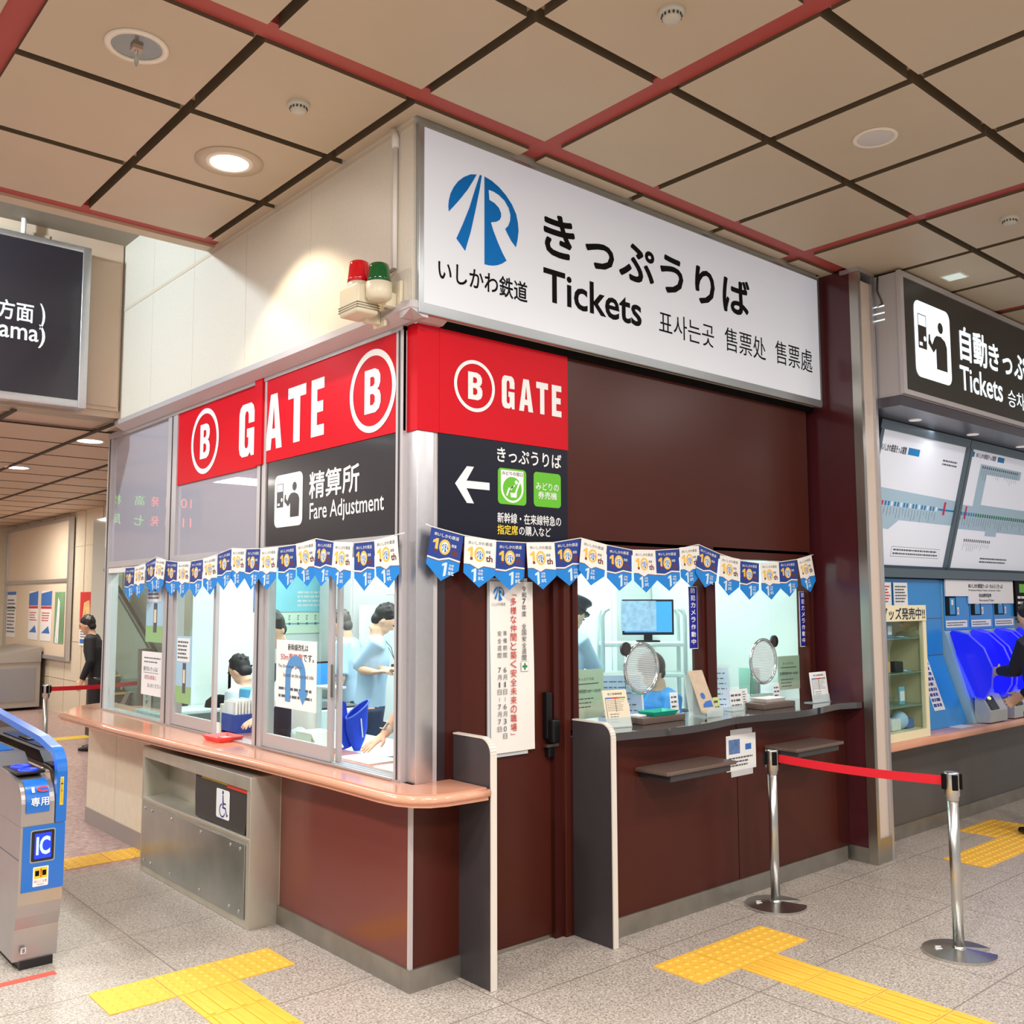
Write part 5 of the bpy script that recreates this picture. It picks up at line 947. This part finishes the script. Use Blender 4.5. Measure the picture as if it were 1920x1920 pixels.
# ================================================================ PEOPLE
SKIN = mat('skin', (232, 186, 156), .5, noise=.03, scale=20); HAIR = mat('hair_black', (34, 30, 30), .5, noise=.3, scale=60); HAIRG = mat('hair_greying', (96, 90, 86), .6, noise=.3, scale=80); SHIRT = mat('shirt_pale_blue', (178, 208, 232), .7, noise=.03, scale=12); NAVY = mat('trousers_navy', (44, 54, 82), .7, noise=.04, scale=14); SHOE = mat('shoe_black', (28, 27, 28), .4); VEST = mat('vest_navy', (32, 42, 74), .7); SUIT = mat('suit_dark_navy', (24, 26, 44), .7); BLVEST = mat('vest_blue', (40, 120, 200), .6)
def remeshed(mb, name, parent, m, voxel, smooth=6):
    me = bpy.data.meshes.new(name); me.from_pydata(mb.v, [], mb.f); b_ = bmesh.new(); b_.from_mesh(me); bmesh.ops.remove_doubles(b_, verts=b_.verts, dist=1e-6); bmesh.ops.recalc_face_normals(b_, faces=b_.faces); b_.to_mesh(me); b_.free()
    o = bpy.data.objects.new(name, me); C.objects.link(o)
    r = o.modifiers.new('r', 'REMESH'); r.mode = 'VOXEL'; r.voxel_size = voxel; r.use_smooth_shade = True; s = o.modifiers.new('s', 'SMOOTH'); s.factor = .5; s.iterations = smooth
    dg = bpy.context.evaluated_depsgraph_get(); n = bpy.data.meshes.new_from_object(o.evaluated_get(dg)); n.materials.clear(); n.materials.append(m); o.modifiers.clear(); o.data = n; bpy.data.meshes.remove(me); n.name = name
    for p in n.polygons: p.use_smooth = True; p.material_index = 0
    if parent: o.parent = parent
    return o
def hand(mb, w_, d, n, side=1, curl=.3, k=1.0, spread=.16):
    """wrist w_, pointing d, back-of-hand normal n; side +1 puts the thumb on n x d"""
    w_, d, n = Vector(w_), Vector(d).normalized(), Vector(n); n = (n-d*n.dot(d)).normalized(); s = n.cross(d)*side
    mb.tube([w_-d*.02*k, w_+d*.03*k, w_+d*.085*k, w_+d*.097*k], [.026*k, .036*k, .040*k, .03*k], SKIN, 12, ry=[.02*k, .016*k, .014*k, .01*k], upv=n.cross(d).cross(d) if 0 else n)
    for i, (off, ln) in enumerate(((.030, .066), (.010, .075), (-.010, .070), (-.030, .055))):
        b = w_+d*.078*k+s*off*k; a = spread*(1.2-i*.8); dd = (d+s*a).normalized(); pts = [b]; c = curl*.5; p = b
        for seg in (.42, .33, .25):
            ax = (dd*math.cos(c)-n*math.sin(c)); p = p+ax*ln*seg*k*1.12; pts.append(p); c += curl
        mb.tube(pts, [.0095*k, .009*k, .0082*k, .0065*k], SKIN, 8)
    b = w_+d*.022*k+s*.026*k; q = b+(d*.6+s*.75-n*.2).normalized()*.04*k; r = q+(d*.9+s*.3-n*.25).normalized()*.034*k; mb.tube([w_+d*.01*k+s*.01*k, b, q, r], [.013*k, .013*k, .0105*k, .008*k], SKIN, 8)
def ik(S_, W, a, b, pole):
    S_, W = Vector(S_), Vector(W); v = W-S_; L = min(v.length, (a+b)*.999); u = v.normalized(); W = S_+u*L
    x = (a*a-b*b+L*L)/(2*L); h = math.sqrt(max(a*a-x*x, 0)); p = Vector(pole); p = (p-u*p.dot(u)).normalized(); return S_+u*x+p*h, W
ARMS = {}
def human(label, loc, rz, sc=1., lean=0, seated=False, wr=None, hd=(0, 0), shirt=SHIRT, sleeve='short', legs=NAVY, hair=HAIR, vest=None, cap=None, vox=.009, group=None, hair_k=1., wdir=(None, None), curl=.35, legs_on=True, poles=((-.3, -.5, -.8), (.3, -.5, -.8))):
    t = thing('person', label, 'person', group, loc, rz); t.scale = (sc, sc, sc)
    P = Vector((0, 0, .50 if seated else .93)); D = Vector((0, math.sin(lean), math.cos(lean))); U = Vector((0, math.cos(lean), -math.sin(lean)))
    sh = P+D*.49; nk = P+D*.545; hc = nk+D*.12+Vector((0, .02, 0))+Vector((0, math.sin(hd[0]), 0))*.05
    b = MB(); up_ = (0, 1, 0)
    b.tube([P-D*.07, P, P+D*.18, P+D*.36, P+D*.46, P+D*.52, nk, nk+D*.06], [.13, .155, .130, .160, .155, .085, .056, .054], SKIN, 20, ry=[.09, .105, .088, .105, .088, .065, .054, .054], upv=up_)
    hb = MB(); hb.ball((0, 0, .02), (.076, .094, .105), SKIN, 20, 14); hb.ball((0, .030, -.045), (.054, .058, .062), SKIN, 16, 10); hb.ball((0, .094, -.012), (.011, .016, .018), SKIN, 10, 8)
    for s in (-1, 1): hb.ball((s*.076, -.005, -.005), (.010, .018, .028), SKIN, 10, 8)
    hb.ball((0, .078, -.055), (.022, .010, .008), SKIN, 10, 6); hb.tube([(0, -.01, -.02), (0, -.02, -.12)], [.05, .05], SKIN, 12)
    R = Matrix.Translation(hc) @ Matrix.Rotation(hd[1], 4, 'Z') @ Matrix.Rotation(-hd[0]-lean*.6, 4, 'X')
    b.add([R @ Vector(v) for v in hb.v], hb.f, SKIN, True)
    legpts = []
    for s in (-1, 1):
        if seated: pts = [P+Vector((s*.09, 0, 0)), P+Vector((s*.11, .42, .0)), P+Vector((s*.11, .40, -.42))]
        else: pts = [P+Vector((s*.088, 0, 0)), Vector((s*.10, .015, .49)), Vector((s*.10, -.015, .09))]
        legpts.append(pts); f = pts[-1]
        b.tube(pts, [.085, .056, .036], SKIN, 14); b.tube([f+Vector((0, -.05, -.03)), f+Vector((0, .06, -.045)), f+Vector((0, .17, -.06))], [.03, .034, .022], SKIN, 10)
    arms = []
    for i, s in enumerate((-1, 1)):
        S0 = sh+Vector((s*.165, 0, -.01)); W = Vector(wr[i]) if wr and wr[i] is not None else S0+Vector((s*.06, .06, -.50)); E_, W = ik(S0, W, .275, .25, poles[i]); arms.append((S0, E_, W))
        b.tube([sh+Vector((s*.10, 0, .0)), S0, S0.lerp(E_, .5), E_, E_.lerp(W, .35), W], [.055, .052, .044, .037, .036, .025], SKIN, 14)
        d = (W-E_).normalized(); wd = wdir[i]
        hand(b, W, wd[0] if wd else d, wd[1] if wd else Vector((s, .2, .3)), side=(1 if s > 0 else -1)*(wd[2] if wd and len(wd) > 2 else 1), curl=curl)
    remeshed(b, 'body', t, SKIN, vox, 3); ARMS[t.name] = arms
    g = MB(); g.tube([P-D*.06, P+D*.02, P+D*.18, P+D*.36, P+D*.46, P+D*.515, P+D*.54], [.165, .168, .160, .182, .172, .105, .072], shirt, 22, ry=[.118, .122, .115, .125, .105, .08, .068], upv=up_)
    for s, (S0, E_, W) in zip((-1, 1), arms):
        if sleeve == 'short': g.tube([sh+Vector((s*.09, 0, 0)), S0+Vector((0, 0, .004)), S0.lerp(E_, .55), S0.lerp(E_, .92)], [.075, .069, .063, .066], shirt, 16)
        else: g.tube([sh+Vector((s*.09, 0, 0)), S0, S0.lerp(E_, .5), E_, E_.lerp(W, .5), E_.lerp(W, .96)], [.078, .070, .060, .054, .047, .038], shirt, 16)
    remeshed(g, 'shirt', t, shirt, .011, 4)
    if vest:
        g = MB(); g.tube([P-D*.05, P+D*.02, P+D*.18, P+D*.36, P+D*.45], [.172, .176, .168, .190, .165], vest, 22, ry=[.126, .130, .124, .134, .112], upv=up_); remeshed(g, 'vest', t, vest, .011, 3)
    if legs_on:
        g = MB(); g.tube([P+D*.045, P, P-D*.09], [.158, .168, .16], legs, 20, ry=[.115, .125, .12], upv=up_)
        for pts in legpts: g.tube([pts[0]+Vector((0, 0, -.02 if not seated else 0)), pts[1], pts[2]+Vector((0, 0, -.02))], [.105, .078, .062], legs, 16)
        remeshed(g, 'trousers', t, legs, .012, 4)
        for pts in legpts:
            f = pts[-1]; g = MB(); g.tube([f+Vector((0, -.06, -.045)), f+Vector((0, .0, -.04)), f+Vector((0, .10, -.055)), f+Vector((0, .20, -.065))], [.036, .042, .045, .03], SHOE, 14, ry=[.03, .045, .032, .02]); g.build('shoe', t)
    h = MB(); h.ball((0, -.016, .046), (.084*hair_k, .095*hair_k, .094*hair_k), hair, 22, 14); h.ball((0, -.045, -.02), (.072, .055, .06), hair, 14, 8)
    for s in (-1, 1): h.ball((s*.070, -.012, .012), (.014, .03, .035), hair, 8, 6)
    for k in range(34):
        a = random.uniform(0, 2*PI); e = random.uniform(.1, 1.4); c_ = (math.cos(a)*math.cos(e)*.080, -.018+math.sin(a)*math.cos(e)*.09, .05+math.sin(e)*.088); h.ball(c_, (.014, .016, .012), hair, 6, 4)
    h2 = MB(); h2.add([R @ Vector(v) for v in h.v], h.f, hair, True); remeshed(h2, 'hair', t, hair, .008, 2)
    e = MB()
    for s in (-1, 1): e.ball((s*.030, .088, .012), (.011, .006, .006), M_black, 8, 6); e.box((s*.03-.016, .088, .030), (s*.03+.016, .096, .035), hair)
    e2 = MB(); e2.add([R @ Vector(v) for v in e.v], e.f, M_black); e2.build('eyes', t)
    if cap:
        c_ = MB(); c_.lathe([(.088, 0), (.090, .035), (.118, .065), (.112, .082), (.0, .095)], cap, (0, -.005, .060), 28); c_.prism([(-.075, .06), (-.05, .115), (0, .145), (.05, .115), (.075, .06)], 2, .055, .066, cap); c2 = MB(); c2.add([R @ Vector(v) for v in c_.v], c_.f, cap, True); c2.build('cap', t)
    return t
FZ = .10
def loc_of(t_loc, rz, sc, w_):
    v = Vector(w_)-Vector(t_loc); return Matrix.Rotation(-rz, 3, 'Z') @ v / sc
def dir_of(rz, d): return Matrix.Rotation(-rz, 3, 'Z') @ Vector(d)
L_, rz, sc = (1.35, 2.45, FZ), math.radians(-118), .95
A = human('person in pale blue short-sleeve shirt and navy trousers looking down at hands', L_, rz, sc, lean=.09, hd=(.62, -.1), wr=(loc_of(L_, rz, sc, (1.32, 2.20, 1.265)), loc_of(L_, rz, sc, (1.25, 2.23, 1.245))), wdir=((dir_of(rz, (.35, -.75, .05)), dir_of(rz, (0, 0, 1)), 1), (dir_of(rz, (.45, -.6, .08)), dir_of(rz, (0, 0, 1)), 1)), curl=.45, vox=.008, poles=((-.15, -.3, -1), (.15, -.3, -1)))
b = MB(); b.tube([(-.07, .10, 1.45), (-.06, .15, 1.38), (-.01, .185, 1.30), (.03, .19, 1.28), (.06, .16, 1.38), (.07, .10, 1.45)], .003, mat('cord_teal', (50, 100, 120), .6), 6); b.build('neck_cord', A); MB().box((.01, .165, 1.19), (.05, .19, 1.25), M_darkg, .005).build('radio_microphone', A)
MB().box((-.187, .03, 1.275), (-.182, .10, 1.29), NAVY).build('sleeve_patch', A)
human('person with cropped greying hair in pale blue shirt turned away behind the standing clerk', (1.62, 3.10, FZ), math.radians(38), .92, lean=.14, hd=(.30, .1), hair=HAIRG, hair_k=.96)
human('seated person with short dark hair in white-blue shirt seen from behind at the desk', (.92, 3.50, FZ), math.radians(25), .95, lean=.12, seated=True, hd=(.45, 0), shirt=mat('shirt_white_blue', (214, 228, 240), .7), hair_k=.97)
L_, rz, sc = (.65, 2.36, FZ), math.radians(115), .93
human('person in navy vest and white sleeves leaning on the counter behind the window post', L_, rz, sc, lean=.26, hd=(.4, 0), vest=VEST, sleeve='long', shirt=mat('shirt_white', (232, 236, 240), .7), wr=(loc_of(L_, rz, sc, (.27, 2.13, .95)), None), wdir=((dir_of(rz, (-.8, -.15, -.25)), dir_of(rz, (0, 0, 1)), 1), None), curl=.35, vox=.008)
L_, rz, sc = (.76, .50, FZ), math.radians(80), .97
W_ = (.255, .665, .995)
p5 = human('person hidden behind the corner post whose bare arm with a smartwatch rests on the sill', L_, rz, sc, lean=.36, hd=(.3, .0), wr=(None, loc_of(L_, rz, sc, W_)), wdir=(None, (dir_of(rz, (-.86, .05, -.47)), dir_of(rz, (-.35, 0, .9)), 1)), curl=.06, vox=.0055, poles=((-.3, -.5, -.8), dir_of(rz, (.2, -.9, -.35))))
_, e_, w_ = ARMS[p5.name][1]; d = (w_-e_).normalized()
q = MB(); q.tube([w_-d*.050, w_-d*.024], [.0325, .031], mat('watch_strap', (226, 208, 196), .5), 20); q.build('watch_strap', p5)
up3 = Vector((0, 0, 1)); sd = d.cross(up3).normalized(); nn = sd.cross(d); wc = w_-d*.037+nn*.033
M = Matrix(((sd.x, d.x, nn.x, wc.x), (sd.y, d.y, nn.y, wc.y), (sd.z, d.z, nn.z, wc.z), (0, 0, 0, 1)))
q = MB().box((-.020, -.022, -.004), (.020, .022, .008), mat('watch_case', (220, 210, 205), .3, .6), .003).box((-.016, -.018, .008), (.016, .018, .0095), mat('watch_glass', (20, 20, 22), .1)); o = q.build('watch', p5); o.data.transform(M)
human('person with peaked navy cap and pale blue sleeves at the clerk window edge', (2.18, 1.27, FZ), math.radians(-95), .97, lean=.12, hd=(.35, .0), cap=mat('cap_navy', (34, 38, 52), .6), sleeve='long', wr=((-.12, .38, 1.0), (.10, .40, 1.0)))
human('seated person with dark brown hair in bright blue vest behind the first clerk window', (2.60, .64, FZ+.09), math.radians(75), .93, lean=.16, seated=True, hd=(.35, .1), hair=mat('hair_brown', (70, 48, 42), .55, noise=.3, scale=60), hair_k=1.14, vest=BLVEST, shirt=mat('shirt_blue_bright', (60, 140, 210), .6), wr=((-.15, .38, .75), (.15, .40, .75)))
human('person in black jacket standing in the far concourse beyond the office', (1.31, 8.35, 0), math.radians(60), .93, lean=.18, hd=(.2, 0), shirt=mat('jacket_black', (30, 31, 36), .7), sleeve='long', legs=mat('trousers_black', (38, 38, 42), .7), vox=.012)
L_, rz, sc = (5.22, -.80, .009), math.radians(-12), 1.0
human('person in dark navy suit using the ticket machines at the edge of the view', L_, rz, sc, lean=.06, hd=(.30, .15), shirt=SUIT, sleeve='long', legs=SUIT, wr=(loc_of(L_, rz, sc, (5.36, -.42, 1.19)), (.14, .28, 1.0)), vox=.009)
def chair(label, x, y, rz, zs):
    t = thing('office_chair', label, 'chair', 'office chairs', (x, y, .10), rz); K = mat('chair_fabric', (60, 62, 70), .7)
    MB().box((-.21, -.20, zs-.06), (.21, .22, zs), K, .02).build('seat', t); MB().box((-.19, -.27, zs+.16), (.19, -.22, zs+.46), K, .02).build('backrest', t); MB().tube([(0, -.18, zs-.05), (0, -.26, zs), (0, -.25, zs+.2)], .015, M_darkg, 8).build('back_frame', t); MB().cyl((0, 0, .06), .025, zs-.12, M_al, 16).build('stem', t)
    b = MB()
    for k in range(5): a = 2*PI*k/5; b.tube([(0, 0, .07), (.26*math.cos(a), .26*math.sin(a), .03)], [.022, .014], M_darkg, 8); 
    b.build('base', t)
chair('dark office chair under the seated clerk at the back desk', .92, 3.50, math.radians(25), .37); chair('dark office chair under the clerk in the blue vest', 2.60, .64, math.radians(75), .43)
# ================================================================ INSIDE THE OFFICE
WH = mat('locker_white', (232, 240, 240), .5); GLK = mat('locker_grey', (206, 206, 206), .5); SM = mat('steel_white', (226, 240, 238), .4)
def simple(name, label, cat, a, c, m, bev=.004, group=None): return tag(MB().box(a, c, m, bev).build(name), label, cat, group)
t = thing('office_cabinet', 'tall grey office cabinet with papers pinned to it behind the standing clerks', 'cabinet', loc=(0, 0, 0))
MB().box((1.98, 3.75, .10), (2.9, 4.3, 2.35), GLK, .004).build('body', t); b = MB().box((2.0, 3.742, .2), (2.44, 3.749, 2.3), GLK).box((2.46, 3.742, .2), (2.88, 3.749, 2.3), GLK); b.build('door', t)
F = FR(3.74); b = MB(); F.box(b, 2.35, 1.82, 2.72, 2.02, M_wh, 0, .002); lines(F, b, 2.38, 1.97, 2.68, 2.01, 2, M_ink, .003); F.poly(b, [(2.45, 1.86), (2.58, 1.86), (2.66, 1.95), (2.53, 1.95)], mat('print_teal', (110, 170, 180), .5), .003); F.poly(b, [(2.58, 1.86), (2.61, 1.86), (2.70, 1.95), (2.67, 1.95)], mat('print_yellow', (240, 240, 40), .5), .003); tag(b.build('pinned_paper'), 'white paper with teal and yellow stripes pinned above the clerks', 'paper', 'papers pinned inside the office')
b = MB(); F.box(b, 2.06, 1.47, 2.30, 1.70, M_wh, 0, .002); lines(F, b, 2.08, 1.49, 2.28, 1.68, 6, M_ink, .003, fill=.2); tag(b.build('pinned_paper'), 'plain printed paper pinned beside the greying clerk', 'paper', 'papers pinned inside the office')
t = thing('white_locker', 'low white locker standing behind the clerk who looks at his hands', 'locker'); MB().box((1.75, 1.95, .10), (2.05, 2.5, 1.42), WH, .006).build('body', t); MB().box((1.78, 1.943, .2), (2.02, 1.949, 1.36), WH).build('door', t); MB().box((1.88, 1.93, 1.0), (1.96, 1.943, 1.06), M_darkg, .004).build('handle', t)
t = thing('office_desk', 'pale office desk running along inside the gate-side windows', 'desk'); MB().box((.43, 1.0, .84), (.95, 2.0, .87), SM, .004).build('desk_top', t); MB().box((.46, 1.02, .10), (.93, 1.06, .84), SM).build('side_panel', t); MB().box((.46, 1.94, .10), (.93, 1.98, .84), SM).build('side_panel', t)
t = thing('printer', 'white office printer on the desk behind the U-turn notice', 'printer', loc=(.66, 1.87, .872)); MB().box((-.17, -.18, 0), (.17, .18, .20), WH, .01).build('body', t); MB().box((-.15, -.16, .20), (.15, .16, .215), M_darkg, .004).build('paper_tray', t)
t = thing('cardboard_box', 'pale green folded carton behind the pane with the U-turn notice', 'box'); bx = mat('carton_pale', (226, 230, 214), .7)
MB().box((.16, 1.20, .901), (.32, 1.38, 1.01), bx, .003).build('body', t); MB().prism([(1.20, 1.01), (1.11, .93), (1.118, .925), (1.206, 1.002)], 0, .16, .32, bx).build('flap', t)
b = MB(); rn = random.Random(3); b.ball((.25, 1.50, .955), (.05, .055, .055), mat('plastic_film', (225, 236, 240), .3), 10, 7); b.v = [(x+rn.uniform(-.008, .008), y+rn.uniform(-.008, .008), z+rn.uniform(-.006, .006)) for x, y, z in b.v]; tag(b.build('plastic_bag'), 'crumpled clear plastic bag beside the cartons', 'bag')
# blue cloth bag hanging by the opening
t = thing('cloth_bag', 'bright blue cloth bag hanging open by the white rack at the opening', 'bag', loc=(.52, 1.29, .012)); CB = mat('cloth_blue', (30, 70, 215), .7, noise=.1, scale=20)
b = MB(); n = 20; R0 = [(.075, .045, 1.10), (.072, .04, 1.06), (.07, .035, .98), (.05, .03, .92), (.02, .015, .86)]; vs = []
for r, q, z in R0:
    for k in range(n): a = 2*PI*k/n; vs.append((r*math.cos(a)*(1+.08*math.sin(5*a)), q*math.sin(a), z+(.05*math.cos(a) if z > 1.05 else 0)))
b.add(vs, [(i*n+k, i*n+(k+1) % n, (i+1)*n+(k+1) % n, (i+1)*n+k) for i in range(4) for k in range(n)], CB, True); b.build('cloth', t); MB().tube([(.075*math.cos(2*PI*k/24), .045*math.sin(2*PI*k/24), 1.10+.05*math.cos(2*PI*k/24)) for k in range(25)], .005, mat('rim_blue', (90, 120, 235), .6), 8, cap=False).build('rim', t); MB().prism([(-.10, 1.16), (-.06, 1.14), (-.02, .88), (-.10, .86)], 1, .03, .04, CB).build('hanging_flap', t); MB().tube([(0, -.04, 1.05), (.01, -.045, .94)], .004, M_white, 6).build('drawstring', t)
t = thing('white_rack', 'white metal rack post with shelf edge inside the sliding window opening', 'rack'); b = MB()
for y in (1.46, 1.62): b.box((.44, y, .872), (.47, y+.03, 1.22), WH)
b.build('post', t); MB().box((.42, 1.45, 1.2205), (.54, 1.66, 1.235), WH, .003).build('shelf_board', t)
simple('equipment_panel', 'white control panel lying on the sill inside the opening by the watch arm', 'panel', (.16, .25, .901), (.34, .56, .912), WH); simple('paper_pile', 'loose white papers on the sill behind the resting hand', 'paper', (.20, .66, .901), (.40, .98, .906), M_wh, 0)
# file rack, tissue box, clerk desk
t = thing('file_rack', 'blue file rack filled with white folders on the pink counter', 'file rack', loc=(.25, 2.24, .901)); FBL = mat('rack_blue', (40, 70, 160), .4)
b = MB().box((-.06, .0, 0), (.10, .20, .008), FBL).box((-.06, .0, 0), (-.054, .20, .12), FBL).box((.094, 0, 0), (.10, .20, .12), FBL).box((-.054, 0, .008), (.094, .006, .12), FBL).box((-.054, .194, .008), (.094, .20, .12), FBL); b.build('rack_body', t); MB().box((-.0555, .06, .06), (-.054, .13, .09), M_wh)
for k in range(6): MB().box((-.05+.022*k, .012, .01), (-.036+.022*k, .188, .20+.006*(k % 3)), mat('folder_%d' % (k % 2), (225, 228, 220) if k % 2 else (238, 240, 238), .6)).build('folder', t)
F = Fr((.20-.0615, 2.08, .901), (0, -1, 0), (0, 0, 1)); 
simple('light_blue_box', 'light blue plastic box on the cabinet beside the seated clerk', 'box', (.56, 2.78, 1.02), (.70, 2.98, 1.13), mat('light_blue_plastic', (80, 170, 220), .4), .02)
t = thing('low_cabinet', 'pale low cabinet under the light blue box', 'cabinet'); MB().box((.44, 2.60, .10), (.98, 3.02, 1.018), SM, .004).build('body', t); MB().box((.46, 2.594, .2), (.96, 2.599, .95), SM).build('door', t)
t = thing('desk', 'white clerk desk at the back of the office', 'desk'); MB().box((.55, 4.0, .84), (1.96, 4.38, .87), SM, .004).build('desk_top', t); MB().box((.57, 4.0, .10), (.6, 4.37, .84), SM).build('side_panel', t); MB().box((1.92, 4.0, .10), (1.95, 4.37, .84), SM).build('side_panel', t)
def monitor(label, x, y, z, w_, h_, rz, scr, foot=.10):
    t = thing('monitor', label, 'monitor', loc=(x, y, z), rz=rz); foot > .06 and MB().box((-.07, -.05, 0), (.07, .07, .01), M_black).box((-.02, .012, .0101), (.02, .029, foot-.0005), M_black).build('stand', t); MB().box((-w_/2, 0, foot), (w_/2, .03, foot+h_), M_black, .006).build('casing', t); F = Fr((0, -.001, foot), (1, 0, 0), (0, 0, 1)); b = MB(); F.quad(b, -w_/2+.015, .02, w_/2-.015, h_-.015, scr, 0); b.build('screen', t, flat=1); return t, F
SCB = mat('screen_glow_blue', (60, 150, 240), .3, emit=.7); SCW = mat('screen_glow_white', (220, 232, 250), .3, emit=.7); SCG = mat('screen_photo', (150, 180, 210), .3, emit=.45, noise=.4, scale=25)
t, F = monitor('small monitor with white and red page beside the seated clerk', 1.15, 4.08, .87, .30, .24, 0, SCW); b = MB(); F.quad(b, -.12, .17, .02, .20, PR, .001); b.build('page', t, flat=1)
tag(MB().lathe([(.12, .0), (.11, .05), (.06, .09), (0, .10)], M_black, (.95, 4.16, .871), 20).build('black_cover'), 'black rounded cloth cover on the back desk behind the seated clerk', 'cover')
# wall poster in the depth of the office
b = MB(); F = FR(4.395); F.box(b, 1.42, 1.66, 2.12, 2.15, mat('poster_cyan', (150, 222, 240), .5), 0, .004); F.quad(b, 1.36, 1.66, 1.42, 2.15, PB, .004); lines(F, b, 1.80, 1.70, 2.10, 1.86, 4, M_wh, .006); tag(b.build('wall_poster'), 'large cyan wall poster deep in the office above the route strip', 'poster')
b = MB(); F.box(b, 1.40, 1.46, 2.14, 1.65, mat('strip_pale_green', (226, 245, 225), .5), 0, .004); F.quad(b, 1.42, 1.545, 2.12, 1.555, mat('strip_line', (110, 170, 190), .5), .006)
for k in range(8): F.disc(b, 1.45+.09*k, 1.55, .012, PB, .007, 12); lines(F, b, 1.44+.09*k, 1.58, 1.46+.09*k, 1.63, 3, M_ink, .006)
tag(b.build('route_strip'), 'pale green route strip poster deep in the office below the cyan poster', 'poster')
t, F = monitor('monitor with blue screen deep in the office behind the U-turn notice', 1.78, 4.05, .872, .34, .24, 0, SCB)
simple('side_board', 'white side box beside the monitor deep in the office', 'cabinet', (1.45, 4.05, .871), (1.58, 4.36, 1.2), SM)
# clerk window room
t = thing('shelf_rack', 'white tubular shelf rack behind the first clerk window', 'shelf rack', loc=(2.83, 1.08, 0), rz=math.radians(-40))
for s in (-1, 1):
    for y in (-.12, .14): MB().tube([(s*.30, y, .87), (s*.30, y, 1.64), (s*.285, y, 1.68), (s*.25, y, 1.70)], .016, SM, 12).build('rack_post', t)
for z in (.95, 1.20, 1.42): MB().box((-.30, -.13, z), (.30, .15, z+.03), SM, .004).build('shelf_board', t)
t2, F = monitor('wide monitor with camera picture and blue desktop on the white rack', 2.84, 1.02, 1.452, .38, .26, math.radians(-40), SCB, foot=.05); b = MB(); F.quad(b, -.20, .03, .06, .25, SCG, .001); b.build('page', t2, flat=1); MB().box((-.08, -.04, 0), (.08, .08, .01), M_black).box((-.03, .01, .01), (.03, .03, .06), M_black).build('stand', t2)
t = thing('clerk_desk', 'long white clerk desk inside the ticket windows', 'desk'); MB().box((1.15, .17, .83), (3.42, .44, .86), SM, .004).build('desk_top', t); MB().box((1.2, .18, .10), (1.24, .45, .83), SM).build('side_panel', t); MB().box((3.34, .18, .10), (3.38, .45, .83), SM).build('side_panel', t)
t = thing('tall_cupboard', 'tall white cupboard closing the view behind the window nearest the pillar', 'cupboard'); MB().box((3.02, 1.5, .10), (3.44, 2.9, 2.7), WH, .006).build('body', t); MB().box((3.012, 1.55, .2), (3.019, 2.2, 2.6), WH).build('door', t); MB().box((3.012, 2.22, .2), (3.019, 2.85, 2.6), WH).build('door', t)
simple('wall_cupboard', 'pale green overhead cupboard at the back of the clerk room', 'cupboard', (2.1, 2.9, 1.75), (2.95, 3.2, 2.3), mat('cupboard_green', (196, 222, 208), .5)); simple('back_screen', 'white screen wall board with pinned lists behind the capped clerk', 'screen', (1.95, 3.5, .10), (3.0, 3.56, 1.72), WH)
for x, nm in ((1.155, 'by the door'), (3.14, 'nearest the pillar')):
    t = thing('hours_board', 'pale green opening hours board inside the clerk window %s' % nm, 'notice board', 'opening hours boards'); F = FR(.125); b = MB(); F.box(b, x, 1.10 if x < 2 else 1.14, x+.26, 1.37, mat('hours_green', (186, 200, 178), .5), -.004, 0); b.build('board', t); b = MB(); d_hours(Fr((x+.13, .124, 1.10), (1, 0, 0), (0, 0, 1)), b, .25, .27); b.build('print', t, flat=1)
def page(label, x, y, z, w_, h_, rz, m): t = thing('document_stand', label, 'document stand', 'document stands', (x, y, z), rz); b = MB(); F = Fr((0, 0, 0), (1, 0, 0), (0, .22, 1)); F.box(b, -w_/2, 0, w_/2, h_, M_wh, -.006, 0); b.build('board', t); b = MB(); F.quad(b, -w_/2+.012, .01, w_/2-.012, h_-.02, m, .001); lines(F, b, -w_/2+.03, h_*.3, w_/2-.03, h_-.04, 8, M_ink, .002, fill=.2); b.build('sheet', t, flat=1)
PGB = mat('sheet_blue_grey', (170, 184, 214), .5); page('wide document stand with blue-grey sheet at the clerk window by the door', 1.80, .34, .861, .30, .46, math.radians(-35), PGB); page('upright document stand with white form behind the middle post', 2.80, .36, .861, .20, .46, math.radians(-35), mat('sheet_lilac', (214, 220, 240), .5))
for k, rgb in enumerate(((150, 200, 180), (150, 205, 190), (226, 190, 170), (150, 190, 215))): simple('binder', ('green binder nearest the lilac form', 'second green binder on the desk shelf', 'salmon binder on the desk shelf', 'light blue binder at the end of the desk shelf')[k], 'binder', (3.14+.03*k, .35, 1.10), (3.164+.03*k, .45, 1.28), mat('binder_%d' % k, rgb, .5), .002, 'binders on the desk shelf')
simple('desk_shelf', 'small white shelf carrying the coloured binders', 'shelf', (3.12, .34, .862), (3.40, .46, 1.098), SM)
t = thing('acrylic_tray_row', 'row of clear acrylic card trays on the counter behind the end pane', 'tray'); b = MB()
for k in range(8): b.box((.14, 3.22+.09*k, .901), (.22, 3.30+.09*k, .93), mat('acrylic_teal', (170, 205, 210), .15, alpha=.7), .002)
b.build('tray_body', t)
t = thing('lost_items_box', 'plastic box beside the last acrylic tray', 'box') if 0 else None
